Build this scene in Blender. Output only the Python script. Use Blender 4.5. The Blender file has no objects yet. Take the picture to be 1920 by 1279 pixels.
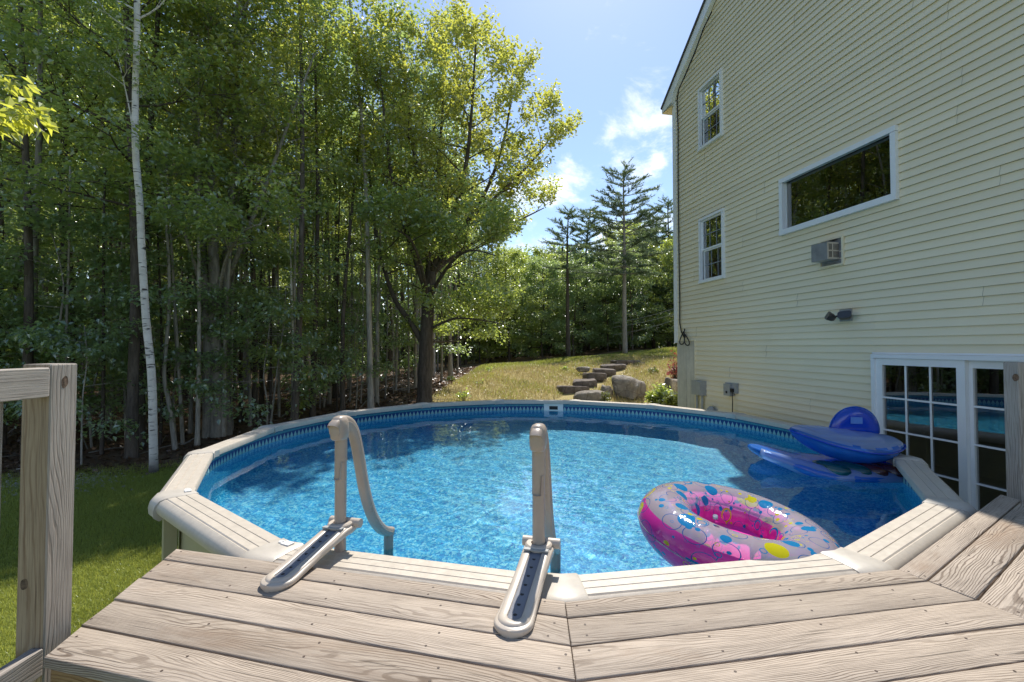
import bpy, bmesh, math, random
import numpy as np
from mathutils import Vector, Matrix
R = math.radians
PI = math.pi
scene = bpy.context.scene
COL = scene.collection

# ------------------------------------------------------------------ camera, sky, sun, exposure
HC = 2.27                      # camera height over the lower lawn
F_PX, HOR, TH = 865.0, 651.0, 0.025
cam_d = bpy.data.cameras.new('camera')
cam = bpy.data.objects.new('camera', cam_d)
COL.objects.link(cam)
cam.location = (0, 0, HC)
cam.rotation_euler = (PI / 2 + TH, 0, 0)
cam_d.sensor_width = 36
cam_d.lens = 36 * F_PX / 1920
cam_d.shift_y = ((HOR - F_PX * math.tan(TH)) - 639.5) / 1920
cam_d.clip_start = 0.05
cam_d.clip_end = 2000
scene.camera = cam

SUN_AZ, SUN_EL = R(11.0), R(54.0)
SUN_DIR = Vector((math.sin(SUN_AZ) * math.cos(SUN_EL), math.cos(SUN_AZ) * math.cos(SUN_EL), math.sin(SUN_EL)))
world = bpy.data.worlds.new('World')
scene.world = world
world.use_nodes = True
wt = world.node_tree
wt.nodes.clear()
w_out = wt.nodes.new('ShaderNodeOutputWorld')
w_bg = wt.nodes.new('ShaderNodeBackground')
w_bg.inputs['Strength'].default_value = 0.088
w_sky = wt.nodes.new('ShaderNodeTexSky')
w_sky.sky_type = 'NISHITA'
w_sky.sun_disc = False
w_sky.sun_elevation = SUN_EL
w_sky.sun_rotation = SUN_AZ
w_sky.air_density = 1.0
w_sky.dust_density = 0.35
w_sky.ozone_density = 3.2
# broken fair-weather cloud, denser towards the horizon, all the way round
w_tc = wt.nodes.new('ShaderNodeTexCoord')
w_map = wt.nodes.new('ShaderNodeMapping')
w_map.inputs['Location'].default_value = (6.6, 9.9, 1.3)
w_map.inputs['Scale'].default_value = (1, 1, 1.9)
wt.links.new(w_tc.outputs['Generated'], w_map.inputs['Vector'])
w_n = wt.nodes.new('ShaderNodeTexNoise')
w_n.inputs['Scale'].default_value = 4.6
w_n.inputs['Detail'].default_value = 9
w_n.inputs['Roughness'].default_value = 0.62
w_n.inputs['Distortion'].default_value = 0.5
wt.links.new(w_map.outputs['Vector'], w_n.inputs['Vector'])
w_sep = wt.nodes.new('ShaderNodeSeparateXYZ')
wt.links.new(w_tc.outputs['Generated'], w_sep.inputs['Vector'])
w_el = wt.nodes.new('ShaderNodeMapRange')
w_el.inputs['From Min'].default_value = 0.12
w_el.inputs['From Max'].default_value = 0.62
w_el.inputs['To Min'].default_value = 0.10
w_el.inputs['To Max'].default_value = -0.10
wt.links.new(w_sep.outputs['Z'], w_el.inputs['Value'])
w_add = wt.nodes.new('ShaderNodeMath')
w_add.operation = 'ADD'
wt.links.new(w_n.outputs['Fac'], w_add.inputs[0])
wt.links.new(w_el.outputs['Result'], w_add.inputs[1])
w_cr = wt.nodes.new('ShaderNodeMapRange')
w_cr.interpolation_type = 'SMOOTHSTEP'
w_cr.inputs['From Min'].default_value = 0.525
w_cr.inputs['From Max'].default_value = 0.74
wt.links.new(w_add.outputs[0], w_cr.inputs['Value'])
w_mix = wt.nodes.new('ShaderNodeMixRGB')
w_mix.inputs['Color2'].default_value = (7.6, 7.8, 8.2, 1)
wt.links.new(w_cr.outputs['Result'], w_mix.inputs['Fac'])
wt.links.new(w_sky.outputs['Color'], w_mix.inputs['Color1'])
wt.links.new(w_mix.outputs['Color'], w_bg.inputs['Color'])
wt.links.new(w_bg.outputs['Background'], w_out.inputs['Surface'])

sun_d = bpy.data.lights.new('sun', 'SUN')
sun_d.energy = 3.2
sun_d.angle = R(0.5)
sun_d.color = (1.0, 0.94, 0.85)
sun = bpy.data.objects.new('sun', sun_d)
COL.objects.link(sun)
sun.location = (5, 20, 30)
sun.rotation_euler = SUN_DIR.to_track_quat('Z', 'Y').to_euler()
sun_d.cycles.is_caustics_light = True

scene.view_settings.view_transform = 'Standard'
scene.view_settings.look = 'None'
scene.view_settings.exposure = 1.08
scene.view_settings.gamma = 1.0
scene.view_settings.use_curve_mapping = False
cy = scene.cycles
cy.use_denoising = True
cy.max_bounces = 12
cy.transparent_max_bounces = 24
cy.transmission_bounces = 8
cy.diffuse_bounces = 4
cy.glossy_bounces = 4
cy.caustics_reflective = False
cy.caustics_refractive = True
cy.sample_clamp_indirect = 6.0
cy.blur_glossy = 0.3

# ------------------------------------------------------------------ helpers
def at(px, py, Y):
    """world point at forward distance Y that the photograph shows at pixel px, py (camera solved from the pool rim)"""
    c, s = math.cos(TH), math.sin(TH)
    py0 = HOR - F_PX * math.tan(TH)
    a, b = px - 960.0, py0 - py
    d = Vector((a, F_PX * c - b * s, F_PX * s + b * c))
    k = Y / d.y
    return Vector((d.x * k, Y, HC + d.z * k))

def atz(px, py, z):
    c, s = math.cos(TH), math.sin(TH)
    py0 = HOR - F_PX * math.tan(TH)
    a, b = px - 960.0, py0 - py
    d = Vector((a, F_PX * c - b * s, F_PX * s + b * c))
    k = (z - HC) / d.z
    return Vector((d.x * k, d.y * k, z))

def empty(name, loc=(0, 0, 0), rz=0.0):
    o = bpy.data.objects.new(name, None)
    COL.objects.link(o)
    o.location = loc
    o.rotation_euler = (0, 0, rz)
    o.empty_display_size = 0.2
    return o

def tag(o, label=None, cat=None, group=None, kind=None):
    if label: o['label'] = label
    if cat: o['category'] = cat
    if group: o['group'] = group
    if kind: o['kind'] = kind
    return o

def link(name, me, m=None, parent=None, loc=None, rot=None):
    o = bpy.data.objects.new(name, me)
    COL.objects.link(o)
    if m is not None and not me.materials:
        me.materials.append(m)
    if parent is not None:
        o.parent = parent
    if loc is not None: o.location = loc
    if rot is not None: o.rotation_euler = rot
    return o

def copy_tree(o, parent=None):
    c = o.copy()
    COL.objects.link(c)
    if parent is not None:
        c.parent = parent
    for ch in o.children:
        copy_tree(ch, c)
    return c

class MB:
    """collects simple shapes into one mesh"""
    def __init__(self):
        self.v, self.f = [], []
    def add(self, vs, fs):
        n = len(self.v)
        self.v += [tuple(p) for p in vs]
        self.f += [tuple(i + n for i in q) for q in fs]
        return self
    def box(self, c, s, rz=0.0, mat=None):
        x, y, z = s[0] / 2, s[1] / 2, s[2] / 2
        vs = [Vector(p) for p in ((-x, -y, -z), (x, -y, -z), (x, y, -z), (-x, y, -z), (-x, -y, z), (x, -y, z), (x, y, z), (-x, y, z))]
        M = mat if mat is not None else Matrix.Rotation(rz, 3, 'Z')
        return self.add([M @ p + Vector(c) for p in vs], [(0, 3, 2, 1), (4, 5, 6, 7), (0, 1, 5, 4), (1, 2, 6, 5), (2, 3, 7, 6), (3, 0, 4, 7)])
    def tube(self, pts, rad, n=8, cap=True, up=None):
        pts = [Vector(p) for p in pts]
        if not hasattr(rad, '__len__'): rad = [rad] * len(pts)
        base = len(self.v)
        u = None
        for i, p in enumerate(pts):
            t = (pts[min(i + 1, len(pts) - 1)] - pts[max(i - 1, 0)])
            if t.length < 1e-9: t = Vector((0, 0, 1))
            t.normalize()
            if u is None:
                u = t.orthogonal() if up is None else Vector(up) - t * t.dot(Vector(up))
            else:
                u = u - t * u.dot(t)
            u.normalize()
            w = t.cross(u)
            r = rad[i]
            for k in range(n):
                a = 2 * PI * k / n
                self.v.append(tuple(p + (u * math.cos(a) + w * math.sin(a)) * r))
        for i in range(len(pts) - 1):
            for k in range(n):
                a, b = base + i * n + k, base + i * n + (k + 1) % n
                self.f.append((a, b, b + n, a + n))
        if cap:
            self.f.append(tuple(base + k for k in range(n))[::-1])
            e = base + (len(pts) - 1) * n
            self.f.append(tuple(e + k for k in range(n)))
        return self
    def sweep(self, rings, closed=True, caps=True):
        base = len(self.v)
        n = len(rings[0])
        for r in rings: self.v += [tuple(p) for p in r]
        m = n if closed else n - 1
        for i in range(len(rings) - 1):
            for k in range(m):
                a, b = base + i * n + k, base + i * n + (k + 1) % n
                self.f.append((a, b, b + n, a + n))
        if caps and closed:
            self.f.append(tuple(base + k for k in range(n))[::-1])
            e = base + (len(rings) - 1) * n
            self.f.append(tuple(e + k for k in range(n)))
        return self
    def mesh(self, name, m=None, smooth=False, angle=None):
        me = bpy.data.meshes.new(name)
        me.from_pydata(self.v, [], self.f)
        me.validate()
        bm = bmesh.new(); bm.from_mesh(me)
        bmesh.ops.recalc_face_normals(bm, faces=bm.faces)
        if angle is not None:
            for e in bm.edges:
                if len(e.link_faces) == 2 and e.calc_face_angle(0) > angle: e.smooth = False
        bm.to_mesh(me); bm.free()
        if smooth or angle is not None:
            me.polygons.foreach_set('use_smooth', [True] * len(me.polygons))
        if m is not None: me.materials.append(m)
        return me
    def build(self, name, m=None, parent=None, loc=None, rot=None, smooth=False, angle=None):
        return link(name, self.mesh(name, m, smooth, angle), None, parent, loc, rot)

def np_mesh(name, verts, faces, m=None, smooth=False):
    """fast mesh from numpy arrays (faces all quads or all tris)"""
    me = bpy.data.meshes.new(name)
    nv, nf, k = len(verts), len(faces), faces.shape[1]
    me.vertices.add(nv)
    me.vertices.foreach_set('co', np.ascontiguousarray(verts, dtype=np.float32).ravel())
    me.loops.add(nf * k)
    me.loops.foreach_set('vertex_index', np.ascontiguousarray(faces, dtype=np.int32).ravel())
    me.polygons.add(nf)
    me.polygons.foreach_set('loop_start', np.arange(0, nf * k, k, dtype=np.int32))
    me.polygons.foreach_set('use_smooth', np.full(nf, smooth, dtype=bool))
    me.update(calc_edges=True)
    if m is not None: me.materials.append(m)
    return me

# ------------------------------------------------------------------ materials
class NT:
    """a short hand for node trees"""
    def __init__(self, name):
        self.m = bpy.data.materials.new(name)
        self.m.use_nodes = True
        self.t = self.m.node_tree
        self.t.nodes.clear()
        self.out = self.t.nodes.new('ShaderNodeOutputMaterial')
    def n(self, typ, **kw):
        nd = self.t.nodes.new('ShaderNode' + typ)
        for k, v in kw.items():
            if k.startswith('i_'):
                key = k[2:].replace('_', ' ')
                self.set(nd.inputs[key], v)
            else:
                setattr(nd, k, v)
        return nd
    def set(self, sock, v):
        if isinstance(v, bpy.types.NodeSocket): self.t.links.new(v, sock)
        elif isinstance(v, bpy.types.Node): self.t.links.new(v.outputs[0], sock)
        elif isinstance(v, tuple) and len(v) == 3 and sock.type == 'RGBA': sock.default_value = (*v, 1)
        else: sock.default_value = v
    def math(self, op, a, b=0.0, c=None, clamp=False):
        nd = self.t.nodes.new('ShaderNodeMath'); nd.operation = op; nd.use_clamp = clamp
        self.set(nd.inputs[0], a); self.set(nd.inputs[1], b)
        if c is not None: self.set(nd.inputs[2], c)
        return nd.outputs[0]
    def mix(self, f, a, b, blend='MIX'):
        nd = self.t.nodes.new('ShaderNodeMixRGB'); nd.blend_type = blend
        self.set(nd.inputs[0], f); self.set(nd.inputs[1], a); self.set(nd.inputs[2], b)
        return nd.outputs[0]
    def rng(self, v, a, b, c=0.0, d=1.0, smooth=False):
        nd = self.t.nodes.new('ShaderNodeMapRange')
        if smooth: nd.interpolation_type = 'SMOOTHSTEP'
        self.set(nd.inputs['Value'], v)
        for k, x in zip(('From Min', 'From Max', 'To Min', 'To Max'), (a, b, c, d)): self.set(nd.inputs[k], x)
        return nd.outputs[0]
    def noise(self, vec, scale, detail=4, rough=0.55, dist=0.0, out='Fac'):
        nd = self.n('TexNoise')
        if vec is not None: self.set(nd.inputs['Vector'], vec)
        nd.inputs['Scale'].default_value = scale
        nd.inputs['Detail'].default_value = detail
        nd.inputs['Roughness'].default_value = rough
        nd.inputs['Distortion'].default_value = dist
        return nd.outputs[out]
    def mapping(self, vec, loc=(0, 0, 0), rot=(0, 0, 0), scale=(1, 1, 1)):
        nd = self.n('Mapping')
        self.set(nd.inputs['Vector'], vec)
        self.set(nd.inputs['Location'], loc)
        nd.inputs['Rotation'].default_value = rot
        nd.inputs['Scale'].default_value = scale
        return nd.outputs[0]
    def ramp(self, f, stops):
        nd = self.n('ValToRGB')
        el = nd.color_ramp.elements
        while len(el) > 1: el.remove(el[0])
        el[0].position = stops[0][0]; el[0].color = (*stops[0][1], 1)
        for p, c in stops[1:]:
            e = el.new(p); e.color = (*c, 1)
        self.set(nd.inputs[0], f)
        return nd.outputs[0]
    def obj(self):
        return self.n('TexCoord').outputs['Object']
    def rand(self):
        return self.n('ObjectInfo').outputs['Random']
    def bump(self, h, strength=0.3, dist=0.01):
        nd = self.n('Bump')
        nd.inputs['Strength'].default_value = strength
        nd.inputs['Distance'].default_value = dist
        self.set(nd.inputs['Height'], h)
        return nd.outputs[0]
    def principled(self, col, rough=0.6, normal=None, spec=0.4, **kw):
        nd = self.n('BsdfPrincipled')
        self.set(nd.inputs['Base Color'], col)
        self.set(nd.inputs['Roughness'], rough)
        nd.inputs['Specular IOR Level'].default_value = spec
        if normal is not None: self.set(nd.inputs['Normal'], normal)
        for k, v in kw.items(): self.set(nd.inputs[k.replace('_', ' ')], v)
        return nd.outputs[0]
    def done(self, shader):
        self.t.links.new(shader, self.out.inputs['Surface'])
        return self.m

def simple(name, col, rough=0.55, spec=0.4, var=0.06, scale=8.0, bump=0.0, bscale=60, metallic=0.0):
    s = NT(name)
    c = s.obj()
    n = s.noise(c, scale, 5, 0.6)
    lo = tuple(x * (1 - var * 2) for x in col); hi = tuple(min(1, x * (1 + var)) for x in col)
    cc = s.ramp(n, [(0.3, lo), (0.7, hi)])
    nm = s.bump(s.noise(c, bscale, 4), bump, 0.003) if bump else None
    return s.done(s.principled(cc, s.rng(n, 0.3, 0.7, rough * 0.85, rough * 1.15), nm, spec, Metallic=metallic))

def wood(name, light, dark, stain, wear=1.0, ring=1.0):
    """weathered board: cathedral grain along the local x axis, checks, blotches"""
    s = NT(name)
    co = s.obj()
    rnd = s.rand()
    off = s.n('CombineXYZ')
    s.set(off.inputs[0], s.math('MULTIPLY', rnd, 91.0)); s.set(off.inputs[1], s.math('MULTIPLY', rnd, 37.0)); s.set(off.inputs[2], s.math('MULTIPLY', rnd, 53.0))
    va = s.n('VectorMath', operation='ADD'); s.set(va.inputs[0], co); s.set(va.inputs[1], off.outputs[0])
    v = va.outputs[0]
    sep = s.n('SeparateXYZ'); s.set(sep.inputs[0], v)
    warp = s.noise(s.mapping(v, scale=(0.85, 4.5, 4.5)), 1.0, 2.5, 0.45)
    warp2 = s.noise(s.mapping(v, scale=(5.0, 14.0, 14.0)), 1.0, 3, 0.5)
    base = s.math('ADD', s.math('MULTIPLY', s.math('ADD', sep.outputs[1], sep.outputs[2]), 3.0), s.math('MULTIPLY', warp, 0.85))
    base = s.math('ADD', base, s.math('MULTIPLY', warp2, 0.07))
    rings = s.math('SINE', s.math('MULTIPLY', base, 235.0 * ring))
    line = s.rng(rings, 0.25, 0.95, 0, 1, True)
    fib = s.noise(s.mapping(v, scale=(6, 260, 260)), 1.0, 5, 0.7)
    blot = s.noise(s.mapping(v, scale=(2.2, 7, 7)), 1.0, 4, 0.6)
    pres = s.rng(s.noise(s.mapping(v, scale=(1.4, 9, 9)), 1.0, 3, 0.5), 0.36, 0.62, 0.12, 1.0)
    lm = s.math('MULTIPLY', line, pres)
    c = s.mix(s.rng(blot, 0.35, 0.7), light, tuple(x * 0.80 for x in light))
    c = s.mix(s.math('MULTIPLY', lm, 0.86 * wear), c, dark)
    c = s.mix(s.rng(fib, 0.46, 0.74, 0, 0.70), c, tuple(x * 0.55 for x in dark))
    st = s.rng(s.noise(s.mapping(v, scale=(1.0, 3.2, 3.2)), 1.0, 5, 0.65, 0.6), 0.56, 0.74, 0, 0.65)
    c = s.mix(st, c, stain)
    hs = s.n('HueSaturation'); s.set(hs.inputs['Color'], c); s.set(hs.inputs['Value'], s.rng(rnd, 0, 1, 0.84, 1.13))
    crack = s.rng(s.noise(s.mapping(v, scale=(3, 150, 150)), 1.0, 2, 0.5), 0.66, 0.72, 0, 1)
    c2 = s.mix(s.math('MULTIPLY', crack, 0.6), hs.outputs[0], tuple(x * 0.25 for x in dark))
    h = s.math('SUBTRACT', s.math('SUBTRACT', s.math('MULTIPLY', fib, 0.5), s.math('MULTIPLY', lm, 0.45)), crack)
    return s.done(s.principled(c2, 0.78, s.bump(h, 0.5, 0.004), 0.25))

M = {}
M['deck'] = wood('deck_wood', (0.44, 0.37, 0.30), (0.13, 0.094, 0.068), (0.24, 0.165, 0.11))
M['tan'] = wood('tan_wood', (0.47, 0.36, 0.255), (0.22, 0.135, 0.08), (0.30, 0.19, 0.11), 0.9, 0.5)
M['rail'] = wood('rail_wood', (0.44, 0.395, 0.35), (0.19, 0.155, 0.13), (0.30, 0.22, 0.15), 0.8, 0.7)
M['fascia'] = wood('fascia_wood', (0.40, 0.26, 0.14), (0.20, 0.11, 0.05), (0.28, 0.2, 0.13), 1.0, 0.6)
M['rim'] = simple('rim_resin', (0.52, 0.465, 0.39), 0.42, 0.45, 0.05, 30, 0.10, 220)
M['cap'] = simple('cap_resin', (0.48, 0.44, 0.38), 0.45, 0.45, 0.04, 14, 0.08, 200)
M['poolwall'] = simple('pool_wall_metal', (0.40, 0.37, 0.24), 0.45, 0.45, 0.06, 5)
M['ladder'] = simple('ladder_plastic', (0.40, 0.33, 0.272), 0.32, 0.5, 0.04, 10, 0.05, 120)
M['foot'] = simple('foot_plastic', (0.49, 0.425, 0.355), 0.38, 0.5, 0.04, 14, 0.05, 140)
M['insert'] = simple('grey_insert', (0.17, 0.18, 0.21), 0.5, 0.4, 0.05, 20)
M['dark'] = simple('dark_recess', (0.02, 0.02, 0.022), 0.6, 0.3)
M['white'] = simple('white_vinyl', (0.78, 0.79, 0.80), 0.35, 0.5, 0.02, 4)
M['white2'] = simple('white_plate', (0.80, 0.80, 0.78), 0.35, 0.5, 0.02, 6)
M['grid'] = simple('grey_grille', (0.30, 0.33, 0.37), 0.5, 0.4, 0.03, 6)
M['black'] = simple('black_cable', (0.012, 0.012, 0.013), 0.45, 0.5)
M['greyplastic'] = simple('grey_box_plastic', (0.33, 0.34, 0.335), 0.5, 0.4, 0.06, 20)
M['galv'] = simple('galvanised_metal', (0.36, 0.36, 0.38), 0.42, 0.5, 0.1, 12, 0.05, 60, 0.5)
M['bronze'] = simple('dark_bronze', (0.045, 0.045, 0.05), 0.4, 0.5, 0.1, 12)
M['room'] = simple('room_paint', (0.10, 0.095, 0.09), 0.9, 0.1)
M['curtain'] = simple('curtain_cloth', (0.30, 0.31, 0.32), 0.9, 0.1)
M['roof'] = simple('roof_shingle', (0.10, 0.095, 0.09), 0.9, 0.2, 0.25, 18, 0.3, 40)
M['nail'] = simple('rusty_screw', (0.06, 0.035, 0.025), 0.6, 0.4, 0.2, 50)

def siding_mat():
    s = NT('yellow_siding')
    co = s.obj()
    big = s.noise(co, 0.7, 4, 0.6)
    fine = s.noise(s.mapping(co, scale=(4, 4, 60)), 1.0, 4, 0.6)
    rnd = s.rand()
    c = s.mix(s.rng(big, 0.35, 0.7), (0.80, 0.712, 0.52), (0.755, 0.672, 0.49))
    hs = s.n('HueSaturation'); s.set(hs.inputs['Color'], c); s.set(hs.inputs['Value'], s.rng(rnd, 0, 1, 0.965, 1.03))
    return s.done(s.principled(hs.outputs[0], 0.5, s.bump(fine, 0.12, 0.002), 0.35))
M['siding'] = siding_mat()

def concrete_mat():
    s = NT('grey_concrete')
    co = s.obj()
    a = s.noise(co, 3.0, 6, 0.7); b = s.noise(s.mapping(co, scale=(14, 14, 0.8)), 1.0, 4, 0.6)
    c = s.ramp(a, [(0.3, (0.44, 0.415, 0.365)), (0.7, (0.62, 0.59, 0.52))])
    c = s.mix(s.rng(b, 0.5, 0.7, 0, 0.5), c, (0.30, 0.285, 0.25))
    return s.done(s.principled(c, 0.9, s.bump(s.noise(co, 40, 5), 0.25, 0.006), 0.2))
M['concrete'] = concrete_mat()

def stone_mat(name, lo, hi, lichen):
    s = NT(name)
    co = s.obj()
    a = s.noise(co, 3.5, 8, 0.7, 0.3)
    c = s.ramp(a, [(0.28, lo), (0.5, tuple((x + y) / 2 for x, y in zip(lo, hi))), (0.75, hi)])
    l = s.rng(s.noise(co, 6.0, 6, 0.7), 0.56, 0.68, 0, 0.7)
    c = s.mix(l, c, lichen)
    k = s.n('TexVoronoi', feature='DISTANCE_TO_EDGE'); s.set(k.inputs['Vector'], s.mapping(co, scale=(1, 1, 1.6))); k.inputs['Scale'].default_value = 2.2
    cr = s.rng(k.outputs[0], 0.0, 0.03, 1, 0)
    c = s.mix(s.math('MULTIPLY', cr, 0.5), c, (0.03, 0.028, 0.025))
    h = s.math('SUBTRACT', s.noise(co, 14, 7, 0.75), s.math('MULTIPLY', cr, 0.6))
    return s.done(s.principled(c, 0.88, s.bump(h, 0.6, 0.03), 0.25))
M['stone'] = stone_mat('boulder_stone', (0.12, 0.105, 0.09), (0.34, 0.31, 0.27), (0.42, 0.41, 0.37))
M['step'] = stone_mat('step_stone', (0.075, 0.062, 0.055), (0.20, 0.17, 0.15), (0.26, 0.23, 0.21))

def glass_mat():
    s = NT('window_glass')
    tr = s.n('BsdfTransparent'); tr.inputs[0].default_value = (0.62, 0.68, 0.70, 1)
    gl = s.n('BsdfGlossy'); gl.inputs['Color'].default_value = (1, 1, 1, 1); gl.inputs['Roughness'].default_value = 0.0
    wav = s.noise(s.obj(), 1.4, 2, 0.5)
    s.set(gl.inputs['Normal'], s.bump(wav, 0.06, 0.01))
    fr = s.n('Fresnel'); fr.inputs[0].default_value = 1.65
    f = s.math('ADD', s.math('MULTIPLY', fr.outputs[0], 2.3), 0.14, clamp=True)
    mx = s.n('MixShader'); s.set(mx.inputs[0], f); s.set(mx.inputs[1], tr); s.set(mx.inputs[2], gl)
    return s.done(mx.outputs[0])
M['glass'] = glass_mat()

def bark(name, lo, hi, moss=(0.16, 0.17, 0.12), mossamt=0.3, vs=3.0):
    s = NT(name)
    co = s.obj()
    a = s.noise(s.mapping(co, scale=(16, 16, vs)), 1.0, 6, 0.7, 0.4)
    c = s.ramp(a, [(0.3, lo), (0.7, hi)])
    c = s.mix(s.rng(s.noise(co, 2.5, 5, 0.7), 0.5, 0.7, 0, mossamt), c, moss)
    hs = s.n('HueSaturation'); s.set(hs.inputs['Color'], c); s.set(hs.inputs['Value'], s.rng(s.rand(), 0, 1, 0.75, 1.2))
    return s.done(s.principled(hs.outputs[0], 0.9, s.bump(a, 0.6, 0.03), 0.15))
M['bark'] = bark('grey_bark', (0.16, 0.145, 0.125), (0.42, 0.39, 0.345), (0.30, 0.30, 0.26), 0.5)
M['barkd'] = bark('dark_bark', (0.045, 0.036, 0.03), (0.15, 0.125, 0.105), (0.13, 0.13, 0.11), 0.35)

def birch_mat():
    s = NT('birch_bark')
    co = s.obj()
    a = s.noise(s.mapping(co, scale=(5, 5, 34)), 1.0, 3, 0.6)
    b = s.noise(s.mapping(co, scale=(2.2, 2.2, 5)), 1.0, 4, 0.6)
    c = s.mix(s.rng(b, 0.3, 0.7), (0.72, 0.69, 0.64), (0.50, 0.47, 0.43))
    c = s.mix(s.rng(a, 0.60, 0.64, 0, 0.9), c, (0.07, 0.06, 0.055))
    c = s.mix(s.rng(s.noise(s.mapping(co, scale=(3, 3, 7)), 1.0, 2, 0.5), 0.66, 0.71, 0, 0.95), c, (0.035, 0.03, 0.028))
    sp = s.n('SeparateXYZ'); s.set(sp.inputs[0], co)
    c = s.mix(s.rng(s.math('ADD', sp.outputs[2], s.math('MULTIPLY', b, 0.5)), 0.62, 0.30, 0, 0.95), c, (0.045, 0.04, 0.035))
    return s.done(s.principled(c, 0.7, s.bump(a, 0.25, 0.01), 0.25))
M['birch'] = birch_mat()

def leaf_mat(name, a, b, trans, tw=0.45, gloss=0.13):
    """leaf: diffuse front, light shining through, a little gloss; each leaf its own shade"""
    s = NT(name)
    g = s.n('NewGeometry')
    ri = g.outputs['Random Per Island']
    cl = s.noise(s.obj(), 0.55, 3, 0.5)
    f = s.math('ADD', s.math('MULTIPLY', ri, 0.55), s.math('MULTIPLY', s.rng(cl, 0.3, 0.7), 0.45))
    c = s.mix(f, a, b)
    t = s.mix(f, tuple(x * 0.75 for x in trans), tuple(min(1, x * 1.2) for x in trans))
    hs = s.n('HueSaturation'); s.set(hs.inputs['Color'], c); s.set(hs.inputs['Hue'], s.rng(s.rand(), 0, 1, 0.487, 0.513)); s.set(hs.inputs['Value'], s.rng(s.rand(), 0, 1, 0.85, 1.15))
    d = s.n('BsdfDiffuse'); s.set(d.inputs['Color'], hs.outputs[0])
    tl = s.n('BsdfTranslucent'); s.set(tl.inputs['Color'], t)
    m1 = s.n('MixShader'); m1.inputs[0].default_value = tw; s.set(m1.inputs[1], d); s.set(m1.inputs[2], tl)
    gl = s.n('BsdfGlossy'); gl.inputs['Roughness'].default_value = 0.34; gl.inputs['Color'].default_value = (0.92, 0.96, 1, 1)
    m2 = s.n('MixShader'); m2.inputs[0].default_value = gloss; s.set(m2.inputs[1], m1.outputs[0]); s.set(m2.inputs[2], gl)
    return s.done(m2.outputs[0])
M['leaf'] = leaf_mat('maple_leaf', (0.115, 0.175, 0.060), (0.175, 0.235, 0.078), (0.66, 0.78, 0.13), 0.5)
M['leafy'] = leaf_mat('sunlit_yellowing_leaf', (0.14, 0.18, 0.034), (0.21, 0.245, 0.042), (0.76, 0.78, 0.11), 0.54)  # yellower, lighter leaf; in upper crowns it is sunlight put into the colour
M['leafd'] = leaf_mat('shade_leaf', (0.115, 0.18, 0.085), (0.17, 0.24, 0.11), (0.54, 0.70, 0.19), 0.46)
M['leafbush'] = leaf_mat('bush_leaf', (0.06, 0.10, 0.018), (0.14, 0.18, 0.03), (0.28, 0.32, 0.03), 0.35)
M['leafbright'] = leaf_mat('sunlit_leaf', (0.24, 0.30, 0.04), (0.32, 0.38, 0.06), (0.85, 0.90, 0.10), 0.55, 0.1)  # sunlight on the near branch put into a brighter leaf colour
M['leafred'] = leaf_mat('red_leaf', (0.24, 0.02, 0.02), (0.34, 0.05, 0.045), (0.42, 0.05, 0.04), 0.4)
M['needle'] = leaf_mat('pine_needle', (0.07, 0.115, 0.06), (0.125, 0.175, 0.085), (0.25, 0.34, 0.13), 0.3, 0.08)
M['grass'] = leaf_mat('grass_blade', (0.19, 0.235, 0.045), (0.32, 0.35, 0.09), (0.54, 0.57, 0.10), 0.38, 0.015)
M['straw'] = leaf_mat('dry_grass_blade', (0.44, 0.36, 0.165), (0.60, 0.50, 0.25), (0.50, 0.42, 0.18), 0.3, 0.04)
M['litter'] = leaf_mat('fallen_leaf', (0.085, 0.05, 0.03), (0.20, 0.125, 0.075), (0.16, 0.09, 0.045), 0.2, 0.05)
# ------------------------------------------------------------------ terrain
_ry = np.array([-400, 9.6, 10.6, 12, 14.5, 16, 18.5, 20.5, 23, 60, 120, 400], float)
_rv = np.array([0, 0, .05, .2, .5, .67, .9, .98, 1.0, 1.05, 1.3, 1.6], float)
def ground_z(x, y):
    x = np.asarray(x, float); y = np.asarray(y, float)
    r = sum(np.interp(y + d, _ry, _rv) for d in (-.6, -.3, 0, .3, .6)) / 5
    amp = np.clip(1.36 + .09 * x, .42, 2.1)
    z = r * amp
    z = z + np.clip((y - 8.5) / 4, 0, 1) * (.05 * np.sin(x * 1.3 + y * .4) + .04 * np.sin(y * 1.1 - x * .7))
    return z
def gz(x, y): return float(ground_z(x, y))
def forest_front(x):
    """the y at which the forest floor begins, for a given x"""
    return np.interp(x, [-60, -14, -9, -6.6, -4.6, -3.0, -2.2, -1.2, 60], [6, 7.6, 8.0, 8.7, 10.2, 13.2, 17.5, 27.5, 28.5])

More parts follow.
